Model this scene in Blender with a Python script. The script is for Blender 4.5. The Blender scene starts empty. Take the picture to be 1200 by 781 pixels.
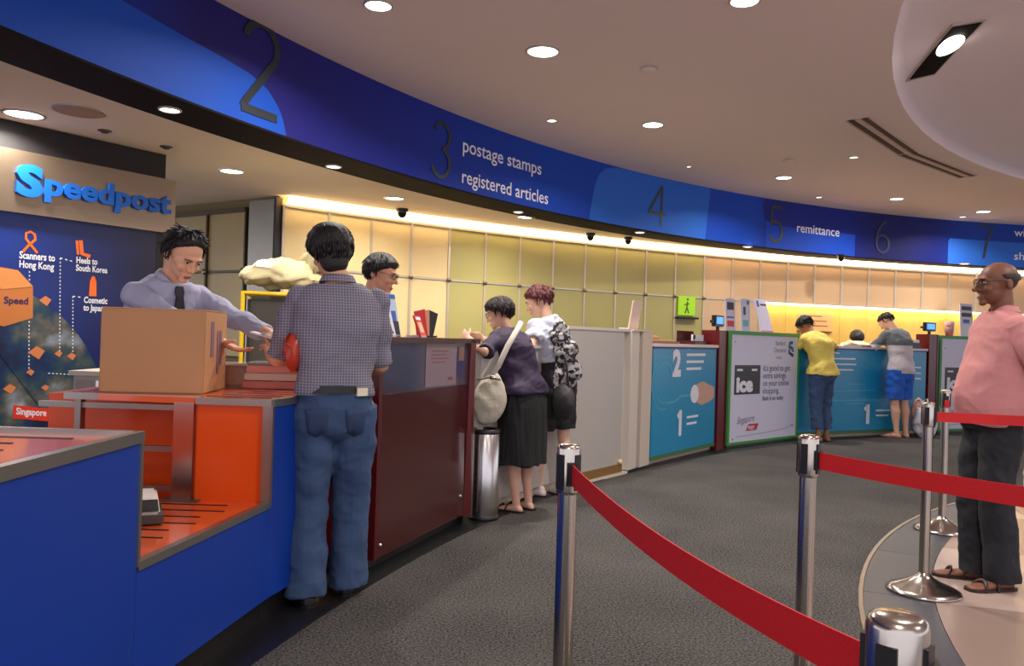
import bpy, bmesh, math, random
import numpy as np
from mathutils import Vector, Matrix, noise
random.seed(7)
C = bpy.context.scene.collection
SC = bpy.context.scene
PI = math.pi
V = Vector
# ------------------------------------------------------------------ camera
cd = bpy.data.cameras.new('camera'); cam = bpy.data.objects.new('camera', cd); C.objects.link(cam)
cd.sensor_fit = 'HORIZONTAL'; cd.sensor_width = 36.0; cd.lens = 36.0 * 930 / 1200
cd.clip_start = 0.05; cd.clip_end = 200
cam.matrix_world = Matrix.Translation((0, 0, 1.22)) @ Matrix.Rotation(math.radians(90.28), 4, 'X') @ Matrix.Rotation(math.radians(1.8), 4, 'Z')
SC.camera = cam
# ------------------------------------------------------------------ world
w = bpy.data.worlds.new('world'); SC.world = w; w.use_nodes = True
w.node_tree.nodes['Background'].inputs[0].default_value = (0.93, 0.9, 1.0, 1)
w.node_tree.nodes['Background'].inputs[1].default_value = 1.15
SC.view_settings.view_transform = 'Standard'; SC.view_settings.look = 'None'
SC.view_settings.exposure = 0.36; SC.view_settings.gamma = 1.0
SPOT_W = 34.0        # watts of a downlight in the main ceiling
SOF_W = 22.0          # watts of a downlight in the soffit
COVE = 9.5           # strength of the cove strip over the rear wall
NICHE = 22.0

# ------------------------------------------------------------------ materials
def lin(c):
    return tuple((x / 255 / 12.92 if x / 255 <= 0.04045 else ((x / 255 + 0.055) / 1.055) ** 2.4) for x in c)
MATS = {}
def mat(name, col, rough=0.5, metal=0.0, var=0.0, scale=8.0, bump=0.0, bscale=None, emit=None, alpha=None, coat=0.0, spec=None, aniso=None):
    if name in MATS: return MATS[name]
    m = bpy.data.materials.new(name); m.use_nodes = True; nt = m.node_tree; N = nt.nodes; L = nt.links
    b = N['Principled BSDF']; c = lin(col)
    b.inputs['Base Color'].default_value = (*c, 1); b.inputs['Roughness'].default_value = rough; b.inputs['Metallic'].default_value = metal
    if coat: b.inputs['Coat Weight'].default_value = coat; b.inputs['Coat Roughness'].default_value = 0.08
    if spec is not None: b.inputs['Specular IOR Level'].default_value = spec
    tc = N.new('ShaderNodeTexCoord')
    if var:
        n = N.new('ShaderNodeTexNoise'); n.inputs['Scale'].default_value = scale; n.inputs['Detail'].default_value = 4
        L.new(tc.outputs['Object'], n.inputs['Vector'])
        mx = N.new('ShaderNodeMix'); mx.data_type = 'RGBA'
        mx.inputs[6].default_value = (*[max(0, x * (1 - var)) for x in c], 1); mx.inputs[7].default_value = (*[min(1, x * (1 + var)) for x in c], 1)
        L.new(n.outputs['Fac'], mx.inputs[0]); L.new(mx.outputs[2], b.inputs['Base Color'])
    if bump:
        n2 = N.new('ShaderNodeTexNoise'); n2.inputs['Scale'].default_value = bscale or scale; n2.inputs['Detail'].default_value = 3
        L.new(tc.outputs['Object'], n2.inputs['Vector'])
        if aniso:
            mp = N.new('ShaderNodeMapping'); mp.inputs['Scale'].default_value = aniso
            L.new(tc.outputs['Object'], mp.inputs['Vector']); L.new(mp.outputs[0], n2.inputs['Vector'])
        bp = N.new('ShaderNodeBump'); bp.inputs['Strength'].default_value = bump; bp.inputs['Distance'].default_value = 0.01
        L.new(n2.outputs['Fac'], bp.inputs['Height']); L.new(bp.outputs[0], b.inputs['Normal'])
    if emit:
        b.inputs['Emission Color'].default_value = (*lin(emit[0]), 1); b.inputs['Emission Strength'].default_value = emit[1]
    if alpha is not None:
        b.inputs['Transmission Weight'].default_value = 1 - alpha
    MATS[name] = m; return m
def plaid(name, base, line, pitch, wd):
    m = mat(name, base, 0.85); nt = m.node_tree; N = nt.nodes; L = nt.links; b = N['Principled BSDF']
    tc = N.new('ShaderNodeTexCoord'); sp = N.new('ShaderNodeSeparateXYZ'); L.new(tc.outputs['Object'], sp.inputs[0])
    outs = []
    for ax, sc in (('X', 1), ('Z', 1)):
        d = N.new('ShaderNodeMath'); d.operation = 'DIVIDE'; L.new(sp.outputs[ax], d.inputs[0]); d.inputs[1].default_value = pitch
        f = N.new('ShaderNodeMath'); f.operation = 'FRACT'; L.new(d.outputs[0], f.inputs[0])
        g = N.new('ShaderNodeMath'); g.operation = 'LESS_THAN'; L.new(f.outputs[0], g.inputs[0]); g.inputs[1].default_value = wd
        outs.append(g)
    a = N.new('ShaderNodeMath'); a.operation = 'ADD'; L.new(outs[0].outputs[0], a.inputs[0]); L.new(outs[1].outputs[0], a.inputs[1])
    h = N.new('ShaderNodeMath'); h.operation = 'MULTIPLY'; h.inputs[1].default_value = 0.5; L.new(a.outputs[0], h.inputs[0])
    mx = N.new('ShaderNodeMix'); mx.data_type = 'RGBA'; mx.inputs[6].default_value = (*lin(base), 1); mx.inputs[7].default_value = (*lin(line), 1)
    L.new(h.outputs[0], mx.inputs[0]); L.new(mx.outputs[2], b.inputs['Base Color']); return m

steel = mat('brushed_steel', (200, 198, 195), 0.22, 1.0, bump=0.05, bscale=60, aniso=(1, 1, 0.02))
steel_dull = mat('dull_steel', (150, 146, 140), 0.38, 1.0, var=0.1)
chrome = mat('chrome', (186, 178, 168), 0.2, 1.0)
sign_steel = mat('sign_steel', (158, 138, 116), 0.3, 0.9, bump=0.08, bscale=40, aniso=(0.02, 0.02, 1))
black = mat('black_plastic', (18, 17, 18), 0.4)
blackmat = mat('black_board', (22, 18, 22), 0.6)
white = mat('white_paint', (225, 222, 216), 0.5)
paper = mat('paper', (225, 225, 230), 0.7)
ceil_m = mat('ceiling_paint', (232, 213, 208), 0.9, var=0.04, scale=0.6)
dome_m = mat('dome_paint', (232, 216, 218), 0.9, var=0.02, scale=0.5)
soffit_m = mat('soffit_paint', (240, 220, 198), 0.85, var=0.03, scale=0.7)
def downlens(k): return mat('lamp_lens_%d' % k, (255, 250, 240), 0.5, emit=((255, 246, 232), k))
trim_m = mat('lamp_trim', (190, 182, 175), 0.35, 0.6)
print_white = mat('white_print', (232, 232, 240), 0.5)
digit_m = mat('digit_grey', (34, 42, 50), 0.4)

# ------------------------------------------------------------------ object helpers
WM = {}; WLD = set()
def tag(o, label=None, cat=None, group=None, kind=None):
    if label: o['label'] = label
    if cat: o['category'] = cat
    if group: o['group'] = group
    if kind: o['kind'] = kind
    return o
def empty(name, loc, rz=0, label=None, cat=None, group=None, kind=None):
    o = bpy.data.objects.new(name, None); C.objects.link(o); o.empty_display_size = 0.1
    o.location = loc; o.rotation_euler = (0, 0, rz)
    WM[o.name] = Matrix.Translation(loc) @ Matrix.Rotation(rz, 4, 'Z')
    return tag(o, label, cat, group, kind)
class MB:
    def __init__(s): s.v = []; s.f = []; s.mi = []; s.sm = []
    def add(s, vs, fs, mi=0, smooth=False):
        n = len(s.v); s.v += [V(p) for p in vs]
        for f in fs: s.f.append([n + i for i in f]); s.mi.append(mi); s.sm.append(smooth)
        return s
    def box(s, c, size, rz=0, mi=0, M=None):
        x, y, z = [a / 2 for a in size]; R = Matrix.Rotation(rz, 4, 'Z')
        vs = [R @ V((i * x, j * y, k * z)) for i in (-1, 1) for j in (-1, 1) for k in (-1, 1)]
        vs = [V(c) + p for p in vs]
        if M: vs = [M @ p for p in vs]
        return s.add(vs, [(0, 1, 3, 2), (4, 6, 7, 5), (0, 4, 5, 1), (2, 3, 7, 6), (0, 2, 6, 4), (1, 5, 7, 3)], mi)
    def bbox(s, lo, hi, mi=0):
        return s.box([(a + b) / 2 for a, b in zip(lo, hi)], [b - a for a, b in zip(lo, hi)], mi=mi)
    def prism(s, poly, z0, z1, mi=0):
        n = len(poly); a = sum(poly[i][0] * poly[(i + 1) % n][1] - poly[(i + 1) % n][0] * poly[i][1] for i in range(n))
        if a < 0: poly = poly[::-1]
        vs = [(x, y, z0) for x, y in poly] + [(x, y, z1) for x, y in poly]
        return s.add(vs, [list(range(n))[::-1], list(range(n, 2 * n))] + [(i, (i + 1) % n, n + (i + 1) % n, n + i) for i in range(n)], mi)
    def lathe(s, prof, c=(0, 0, 0), n=32, mi=0, smooth=True):
        m = len(prof); vs = []
        for i in range(n):
            a = 2 * PI * i / n
            for r, z in prof: vs.append((c[0] + r * math.cos(a), c[1] + r * math.sin(a), c[2] + z))
        fs = [(i * m + j, ((i + 1) % n) * m + j, ((i + 1) % n) * m + j + 1, i * m + j + 1) for i in range(n) for j in range(m - 1)]
        return s.add(vs, fs, mi, smooth)
    def rings(s, R, mi=0, smooth=True, cap=True):
        n = len(R[0]); vs = [p for r in R for p in r]
        fs = [(i * n + j, i * n + (j + 1) % n, (i + 1) * n + (j + 1) % n, (i + 1) * n + j) for i in range(len(R) - 1) for j in range(n)]
        if cap: fs += [list(range(n))[::-1], [(len(R) - 1) * n + j for j in range(n)]]
        return s.add(vs, fs, mi, smooth)
    def tube(s, pts, rad, n=12, flat=1.0, up=None, round_ends=True, mi=0):
        pts = [V(p) for p in pts]; rad = [rad] * len(pts) if not hasattr(rad, '__len__') else list(rad)
        if round_ends:
            d0 = (pts[0] - pts[1]).normalized(); d1 = (pts[-1] - pts[-2]).normalized()
            pts = [pts[0] + d0 * rad[0] * .8, pts[0] + d0 * rad[0] * .5] + pts + [pts[-1] + d1 * rad[-1] * .5, pts[-1] + d1 * rad[-1] * .8]
            rad = [rad[0] * .45, rad[0] * .83] + rad + [rad[-1] * .83, rad[-1] * .45]
        R = []; px = None
        for i, p in enumerate(pts):
            t = (pts[min(i + 1, len(pts) - 1)] - pts[max(i - 1, 0)]).normalized()
            if px is None:
                u = V(up) if up is not None else (V((0, 0, 1)) if abs(t.z) < .9 else V((0, 1, 0)))
                px = t.cross(u).normalized()
            px = (px - t * px.dot(t)).normalized(); py = t.cross(px)
            R.append([p + px * rad[i] * math.cos(2 * PI * k / n) + py * rad[i] * flat * math.sin(2 * PI * k / n) for k in range(n)])
        return s.rings(R, mi)
    def ell(s, c, r, n=16, m=10, M=None, mi=0):
        vs = []; fs = []
        vs.append((0, 0, -1))
        for j in range(1, m):
            a = -PI / 2 + PI * j / m
            for i in range(n): vs.append((math.cos(a) * math.cos(2 * PI * i / n), math.cos(a) * math.sin(2 * PI * i / n), math.sin(a)))
        vs.append((0, 0, 1))
        for i in range(n):
            fs.append((0, 1 + (i + 1) % n, 1 + i)); fs.append((len(vs) - 1, 1 + (m - 2) * n + i, 1 + (m - 2) * n + (i + 1) % n))
        for j in range(m - 2):
            for i in range(n): fs.append((1 + j * n + i, 1 + j * n + (i + 1) % n, 1 + (j + 1) * n + (i + 1) % n, 1 + (j + 1) * n + i))
        P = [V((p[0] * r[0] + c[0], p[1] * r[1] + c[1], p[2] * r[2] + c[2])) for p in vs]
        if M: P = [M @ p for p in P]
        return s.add(P, fs, mi, True)
    def xf(s, M): s.v = [M @ p for p in s.v]; return s
    def mesh(s, name, mats):
        me = bpy.data.meshes.new(name); me.from_pydata([tuple(p) for p in s.v], [], s.f)
        for m in (mats if isinstance(mats, (list, tuple)) else [mats]): me.materials.append(m)
        me.polygons.foreach_set('material_index', s.mi); me.polygons.foreach_set('use_smooth', s.sm); me.update(); return me
    def build(s, name, mats, parent=None, world=False, bevel=0, **k):
        if parent is not None and parent.name in WLD: world = True
        if parent is not None and world: s.xf(WM[parent.name].inverted())
        me = s.mesh(name, mats)
        if bevel:
            bm = bmesh.new(); bm.from_mesh(me)
            bmesh.ops.bevel(bm, geom=bm.edges[:], offset=bevel, segments=2, affect='EDGES', clamp_overlap=True); bm.to_mesh(me); bm.free()
        o = bpy.data.objects.new(name, me); C.objects.link(o)
        if parent is not None: o.parent = parent; WM[o.name] = WM[parent.name]
        else: WM[o.name] = Matrix()
        if parent is not None and world: WLD.add(o.name)
        return tag(o, **k)
def copy_tree(o, loc=None, rz=None, parent=None, **k):
    c = o.copy(); C.objects.link(c)
    if parent is not None: c.parent = parent
    if loc is not None: c.location = loc
    if rz is not None: c.rotation_euler = (0, 0, rz)
    for ch in [x for x in bpy.data.objects if x.parent == o]: copy_tree(ch, parent=c)
    return tag(c, **k)
def poly2d(mb, pts, M, th=0.002, mi=0):
    "closed outline in (x,y) extruded by th along local z, through mapping function M(x,y,z)"
    n = len(pts); mb.add([M(x, y, 0) for x, y in pts] + [M(x, y, th) for x, y in pts], [list(range(n))[::-1], list(range(n, 2 * n))] + [(i, (i + 1) % n, n + (i + 1) % n, n + i) for i in range(n)], mi)
def stroke(mb, pts, wd, M, th=0.004, mi=0):
    "a pen stroke of constant width along pts"
    pts = [V((p[0], p[1], 0)) for p in pts]; L = []; R = []
    for i, p in enumerate(pts):
        t = (pts[min(i + 1, len(pts) - 1)] - pts[max(i - 1, 0)]).normalized(); nn = V((-t.y, t.x, 0)) * wd / 2
        L.append(p + nn); R.append(p - nn)
    for i in range(len(pts) - 1):
        q = [L[i], R[i], R[i + 1], L[i + 1]]
        mb.add([M(a.x, a.y, z) for z in (0, th) for a in q], [(0, 1, 2, 3), (7, 6, 5, 4), (0, 4, 5, 1), (1, 5, 6, 2), (2, 6, 7, 3), (3, 7, 4, 0)], mi)
def text_geo(body, size, offset=0.0, align='LEFT', shear=0, space=1.0):
    cu = bpy.data.curves.new('t', 'FONT'); cu.body = body; cu.size = size; cu.align_x = align; cu.offset = offset; cu.shear = shear; cu.space_character = space
    cu.resolution_u = 3
    o = bpy.data.objects.new('t', cu); C.objects.link(o); dg = bpy.context.evaluated_depsgraph_get()
    me = bpy.data.meshes.new_from_object(o.evaluated_get(dg)); vs = [v.co.copy() for v in me.vertices]; fs = [list(p.vertices) for p in me.polygons]
    bpy.data.objects.remove(o); bpy.data.meshes.remove(me); return vs, fs
def put_text(mb, body, x, y, size, M, d=0.003, **k):
    sx = k.pop('sx', 1.0); vs, fs = text_geo(body, size, **k); mb.add([M(x + p.x * sx, y + p.y, d) for p in vs], fs)
class Frame:
    "upright plane: x along it from left to right as seen, z up, d towards the hall"
    def __init__(s, A, B):
        s.A = V((*A, 0)); e = V((*B, 0)) - s.A; s.L = e.length; s.e = e.normalized(); s.n = V((s.e.y, -s.e.x, 0))
    def P(s, x, z, d=0): return s.A + s.e * x + s.n * d + V((0, 0, z))
    def box(s, mb, x0, x1, z0, z1, d0, d1, mi=0):
        vs = [s.P(x, z, d) for x in (x0, x1) for d in (d0, d1) for z in (z0, z1)]
        return mb.add(vs, [(0, 1, 3, 2), (4, 6, 7, 5), (0, 4, 5, 1), (2, 3, 7, 6), (0, 2, 6, 4), (1, 5, 7, 3)], mi)
    def M(s, x, y, z): return s.P(x, y, z)

# ------------------------------------------------------------------ setting: floor
R0, C0 = 12.74, (11.28, 0.03)        # counter front circle
SCN, SR = (7.93, 1.19), 6.75         # stone floor circle
def carpet_mat():
    m = mat('carpet', (66, 66, 70), 0.95, spec=0.1); nt = m.node_tree; N = nt.nodes; L = nt.links; b = N['Principled BSDF']
    tc = N.new('ShaderNodeTexCoord'); n = N.new('ShaderNodeTexNoise'); n.inputs['Scale'].default_value = 95; n.inputs['Detail'].default_value = 6
    n2 = N.new('ShaderNodeTexNoise'); n2.inputs['Scale'].default_value = 1.3; n2.inputs['Detail'].default_value = 3
    L.new(tc.outputs['Object'], n.inputs['Vector']); L.new(tc.outputs['Object'], n2.inputs['Vector'])
    r = N.new('ShaderNodeValToRGB'); r.color_ramp.elements[0].position = .32; r.color_ramp.elements[1].position = .7
    r.color_ramp.elements[0].color = (*lin((33, 33, 34)), 1); r.color_ramp.elements[1].color = (*lin((104, 100, 98)), 1)
    a = N.new('ShaderNodeMath'); a.operation = 'MULTIPLY_ADD'; a.inputs[1].default_value = .22; L.new(n2.outputs[0], a.inputs[0]); L.new(n.outputs[0], a.inputs[2])
    s = N.new('ShaderNodeMath'); s.operation = 'SUBTRACT'; s.inputs[1].default_value = .11; L.new(a.outputs[0], s.inputs[0])
    L.new(s.outputs[0], r.inputs[0]); L.new(r.outputs[0], b.inputs['Base Color'])
    bp = N.new('ShaderNodeBump'); bp.inputs['Strength'].default_value = .6; bp.inputs['Distance'].default_value = .006; L.new(n.outputs[0], bp.inputs['Height']); L.new(bp.outputs[0], b.inputs['Normal'])
    return m
slab = MB().bbox((-9, -3, -0.12), (19, 18, -0.03)).build('floor', mat('slab', (90, 85, 80), 0.9), kind='structure')
def ring_mesh(c, r0, r1, a0, a1, n, z0, z1, mb=None):
    mb = mb or MB(); vs = []
    for i in range(n + 1):
        a = a0 + (a1 - a0) * i / n
        for r, z in ((r0, z0), (r1, z0), (r1, z1), (r0, z1)): vs.append((c[0] + r * math.cos(a), c[1] + r * math.sin(a), z))
    fs = [(4 * i + j, 4 * i + (j + 1) % 4, 4 * (i + 1) + (j + 1) % 4, 4 * (i + 1) + j) for i in range(n) for j in range(4)]
    fs += [(0, 3, 2, 1), (4 * n, 4 * n + 1, 4 * n + 2, 4 * n + 3)]
    return mb.add(vs, fs)
# carpet: between the stone circle and everything outside, sunk flush at z=0
mb = MB(); NA = 96
vs = []
for i in range(NA + 1):
    a = 2 * PI * i / NA
    for r in (SR, 26): 
        x = SCN[0] + r * math.cos(a); y = SCN[1] + r * math.sin(a)
        if r > 20: x = min(max(x, -9), 19); y = min(max(y, -3), 18)
        vs.append((x, y, 0)); vs.append((x, y, -0.03))
mb.add(vs, [(4 * i, 4 * i + 2, 4 * i + 6, 4 * i + 4) for i in range(NA)] + [(4 * i, 4 * i + 4, 4 * i + 5, 4 * i + 1) for i in range(NA)])
mb.build('carpet', carpet_mat(), slab)
ring_mesh(SCN, SR - .012, SR + .008, PI * .35, PI * 1.4, 90, -.03, .004).build('edge_strip', mat('edge_metal', (150, 140, 128), .35, .9), slab)
dark_stone = [mat('dark_stone_%d' % i, c, .35, spec=.2, var=.12, scale=5) for i, c in enumerate([(66, 68, 78), (72, 72, 80), (60, 63, 73)])]
pale_stone = [mat('pale_stone_%d' % i, c, .25, spec=.3, var=.07, scale=2.5) for i, c in enumerate([(166, 146, 138), (146, 124, 116), (172, 152, 144), (138, 118, 110)])]
k = 0; a = PI * .55
while a < PI * 1.35:
    st = 0.95 / SR
    ring_mesh(SCN, SR - .33, SR - .014, a, a + st - .0006, 6, -.03, 0.0).build('border_stone', dark_stone[k % 3], slab); a += st; k += 1
IR = SR - .333
def clip_disc(poly, c, r):
    out = poly; n = 180
    for i in range(n):
        a = 2 * PI * i / n; nx, ny = math.cos(a), math.sin(a); d = r * math.cos(PI / n)
        if all((x - c[0]) * nx + (y - c[1]) * ny <= d for x, y in out): continue
        res = []
        for j in range(len(out)):
            p, q = out[j], out[(j + 1) % len(out)]
            dp = (p[0] - c[0]) * nx + (p[1] - c[1]) * ny - d; dq = (q[0] - c[0]) * nx + (q[1] - c[1]) * ny - d
            if dp <= 0: res.append(p)
            if dp * dq < 0: t = dp / (dp - dq); res.append((p[0] + (q[0] - p[0]) * t, p[1] + (q[1] - p[1]) * t))
        out = res
        if len(out) < 3: return []
    return out
tang = math.radians(-17); ca, sa = math.cos(tang), math.sin(tang); T = 1.2; jt = .0015
for i in range(-2, 7):
    for j in range(-5, 6):
        ox, oy = 1.995, 3.875
        q = [(i * T + jt, j * T + jt), ((i + 1) * T - jt, j * T + jt), ((i + 1) * T - jt, (j + 1) * T - jt), (i * T + jt, (j + 1) * T - jt)]
        q = [(ox + x * ca - y * sa, oy + x * sa + y * ca) for x, y in q]
        q = clip_disc(q, SCN, IR)
        if len(q) < 3: continue
        MB().prism(q, -.03, 0.0).build('stone_tile', pale_stone[(i * 3 + j * 5) % 4], slab)
# black plinth margin on the floor along the counters
def arc(c, r, s0, s1, n): return [(c[0] + r * math.cos(PI - (s0 + (s1 - s0) * i / n) / R0), c[1] + r * math.sin(PI - (s0 + (s1 - s0) * i / n) / R0)) for i in range(n + 1)]
ring_mesh(C0, R0 - .225, R0 + .3, PI - 20 / R0, PI + 1 / R0, 80, -.01, .004).build('floor_margin', mat('black_vinyl', (24, 23, 26), .35), slab)

# ------------------------------------------------------------------ ceiling, dome, fascia, soffit
ZC, ZB = 3.45, 2.70
DC, DR = (11.64, 1.91), 9.73
FC, FR = (10.93, -.19), 14.17
def fpos(s, z, d=0): th = PI - s / FR; return V((FC[0] + (FR - d) * math.cos(th), FC[1] + (FR - d) * math.sin(th), z))
mb = MB(); vs = []; n = 128
for i in range(n):
    a = 2 * PI * i / n
    for r, z in ((DR, ZC), (DR, ZC + .25)): vs.append((DC[0] + r * math.cos(a), DC[1] + r * math.sin(a), z))
    x, y = DC[0] + 30 * math.cos(a), DC[1] + 30 * math.sin(a)
    # stop just behind the fascia
    t = 0
    for st in range(400):
        r = DR + .05 * st; px, py = DC[0] + r * math.cos(a), DC[1] + r * math.sin(a)
        if math.hypot(px - FC[0], py - FC[1]) > FR + .2 and st > 0: break
        if px < -6 or px > 19 or py < -3: break
    vs += [(px, py, ZC), (px, py, ZC + .25)]
mb.add(vs, [(4 * i, 4 * i + 2, 4 * ((i + 1) % n) + 2, 4 * ((i + 1) % n)) for i in range(n)] + [(4 * i + 1, 4 * ((i + 1) % n) + 1, 4 * ((i + 1) % n) + 3, 4 * i + 3) for i in range(n)])
ceiling = mb.build('ceiling', ceil_m, kind='structure')
mb = MB(); prof = []
for k in range(13):
    q = k / 12; prof.append((DR * math.cos(q * PI / 2) if k < 12 else 0.001, ZC + .03 + .45 * math.sin(q * PI / 2)))
mb.lathe([(DR, ZC)] + prof, c=(*DC, 0), n=128)
dome = mb.build('ceiling_dome', dome_m, ceiling)
tag(dome, label='smooth shallow round recess, paler than the ceiling')

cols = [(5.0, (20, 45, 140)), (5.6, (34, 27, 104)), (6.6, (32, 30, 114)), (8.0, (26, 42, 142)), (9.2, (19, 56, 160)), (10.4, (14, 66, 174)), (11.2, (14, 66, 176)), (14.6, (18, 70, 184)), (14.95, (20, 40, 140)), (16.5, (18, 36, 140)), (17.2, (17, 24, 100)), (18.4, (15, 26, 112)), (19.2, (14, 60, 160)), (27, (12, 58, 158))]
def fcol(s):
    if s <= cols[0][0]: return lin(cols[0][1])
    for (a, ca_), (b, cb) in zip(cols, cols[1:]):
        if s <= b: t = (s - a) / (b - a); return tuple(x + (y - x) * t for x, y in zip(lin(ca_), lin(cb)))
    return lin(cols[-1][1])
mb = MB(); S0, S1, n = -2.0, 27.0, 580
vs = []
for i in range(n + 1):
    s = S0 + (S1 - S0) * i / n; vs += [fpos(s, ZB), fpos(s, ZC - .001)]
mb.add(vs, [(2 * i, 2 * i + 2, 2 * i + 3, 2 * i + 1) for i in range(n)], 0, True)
mv = []
for i in range(n + 1):
    s = S0 + (S1 - S0) * i / n; mv += [fpos(s, ZB, -.05), fpos(s, ZC - .001, -.05)]
mb.add(mv, [(2 * i + 1, 2 * i + 3, 2 * i + 2, 2 * i) for i in range(n)], 0, True)
fm = mat('fascia_print', (30, 40, 130), .6, spec=.25)
at = fm.node_tree.nodes.new('ShaderNodeVertexColor'); at.layer_name = 'print'; fm.node_tree.links.new(at.outputs[0], fm.node_tree.nodes['Principled BSDF'].inputs['Base Color'])
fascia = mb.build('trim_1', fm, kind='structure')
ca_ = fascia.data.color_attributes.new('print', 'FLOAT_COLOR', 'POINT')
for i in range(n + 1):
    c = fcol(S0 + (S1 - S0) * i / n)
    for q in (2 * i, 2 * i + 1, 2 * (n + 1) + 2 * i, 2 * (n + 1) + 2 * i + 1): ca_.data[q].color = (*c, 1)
def interp(T, x):
    if x <= T[0][0]: return T[0][1]
    for (a, p), (b, q) in zip(T, T[1:]):
        if x <= b: return p + (q - p) * (x - a) / (b - a)
    return T[-1][1]
def band(s0, s1, lo, hi, m, d=.003, name='blue_shape'):
    mb = MB(); n = max(2, int((s1 - s0) / .04)); vs = []
    for i in range(n + 1):
        s = s0 + (s1 - s0) * i / n; a, b = interp(lo, s), interp(hi, s)
        if b < a + .001: b = a + .001
        vs += [fpos(s, a, d), fpos(s, b, d)]
    mb.add(vs, [(2 * i, 2 * i + 2, 2 * i + 3, 2 * i + 1) for i in range(n)], 0, True)
    return mb.build(name, m, fascia)
b_lo = mat('print_blue_a', (20, 78, 186), .6, spec=.25); b_l4 = mat('print_blue_b', (40, 104, 206), .6, spec=.25); b_l5 = mat('print_blue_c', (22, 74, 196), .6, spec=.25); b_l7 = mat('print_blue_d', (44, 108, 212), .6, spec=.25)
b_nv = mat('print_navy', (22, 36, 134), .6, spec=.25)
zb = ZB + .002
band(S0, 6.49, [(0, zb)], [(0, 3.22), (4.2, 3.18), (5.0, 3.14), (5.8, 3.09), (6.1, 3.06), (6.28, 3.0), (6.4, 2.9), (6.46, 2.8), (6.49, 2.71)], b_lo)
band(11.13, 13.58, [(0, zb), (13.5, zb), (13.58, 3.4)], [(11.13, 2.75), (11.2, 3.1), (11.28, 3.28), (11.4, 3.38), (11.6, 3.43), (11.8, ZC - .004), (13.58, ZC - .004)], b_l4)
band(14.72, 15.3, [(14.72, 3.3), (14.75, 3.15), (14.85, 3.07), (15.0, 3.05), (15.3, 3.05)], [(14.72, 3.36), (14.76, ZC - .006), (15.3, ZC - .006)], b_nv, .002)
band(14.8, 16.72, [(0, zb)], [(14.8, 3.12), (14.95, 3.06), (16.72, 3.06)], b_l5)
band(18.68, 27, [(0, zb)], [(18.68, 3.10), (18.72, 3.14), (27, 3.12)], b_l7)
mbk = MB(); n = 300; vs = []
for i in range(n + 1):
    s = S0 + (S1 - S0) * i / n; vs += [fpos(s, ZB - .012, .004), fpos(s, ZB - .012, -.46), fpos(s, ZB + .004, .004), fpos(s, ZB + .004, -.46)]
mbk.add(vs, [(4 * i, 4 * i + 1, 4 * i + 5, 4 * i + 4) for i in range(n)] + [(4 * i, 4 * i + 4, 4 * i + 6, 4 * i + 2) for i in range(n)])
mbk.build('black_underside', mat('fascia_black', (26, 18, 24), .8, spec=.15), fascia)
# soffit
mb = MB(); vs = []
for i in range(n + 1):
    s = S0 + (S1 - S0) * i / n; vs += [fpos(s, ZB, -.02), fpos(s, ZB, -7.5)]
mb.add(vs, [(2 * i, 2 * i + 1, 2 * i + 3, 2 * i + 2) for i in range(n)])
tag(mb.build('ceiling_lower', soffit_m), kind='structure')

# numerals and words on the fascia
def FM(s0, z0):
    return lambda x, y, z: fpos(s0 + x, z0 + y, .005 + z)
def arcpts(cx, cy, rx, ry, a0, a1, n=16): return [(cx + rx * math.cos(math.radians(a0 + (a1 - a0) * i / n)), cy + ry * math.sin(math.radians(a0 + (a1 - a0) * i / n))) for i in range(n + 1)]
H = .56
def digit(ch):
    if ch == '2': return [arcpts(.15, .42, .135, .135, 170, -30) + [(.03, .06), (.0, .012)], [(-.005, .012), (.3, .012)]]
    if ch == '3': return [arcpts(.14, .42, .12, .13, 155, -80, 14) , arcpts(.13, .15, .14, .145, 80, -160, 16)]
    if ch == '4': return [[(.27, 0), (.27, .56)], [(.27, .55), (.0, .17)], [(-.01, .17), (.36, .17)]]
    if ch == '5': return [[(.28, .55), (.07, .55)], [(.07, .56), (.035, .29)], arcpts(.14, .165, .145, .155, 135, -155, 18)]
    if ch == '6': return [arcpts(.16, .155, .135, .145, 0, 360, 24), arcpts(.32, .18, .30, .37, 180, 108, 12)]
    if ch == '7': return [[(.0, .55), (.3, .55)], [(.3, .555), (.18, .3), (.12, 0)]]
for ch, s, z, sc, wd in (('2', 6.02, 2.79, 1.2, .044), ('3', 8.38, 2.77, .98, .028), ('4', 12.30, 2.79, .98, .03), ('5', 14.86, 2.80, .98, .034), ('6', 17.15, 2.80, .98, .03), ('7', 19.28, 2.83, .98, .034)):
    mb = MB()
    for p in digit(ch): stroke(mb, [(x * sc, y * sc) for x, y in p], wd * 1.4, FM(s, z), .004)
    mb.build('numeral', digit_m if ch != '6' else mat('digit_navy', (24, 26, 82), .4), fascia)
for body, s, z, size, wd in (('postage stamps', 8.84, 3.1, .205, 1.36), ('registered articles', 8.84, 2.78, .205, 1.5), ('remittance', 15.45, 3.0, .205, .93), ('withdrawals', 20.0, 3.25, .19, 1.1), ('shipping', 20.0, 2.84, .19, .8)):
    vs, fs = text_geo(body, size, offset=.0015); w_ = max(p.x for p in vs); mb = MB(); M_ = FM(s, z)
    mb.add([M_(p.x * wd / w_, p.y, .001) for p in vs], fs); mb.build('lettering', print_white, fascia)

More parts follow.
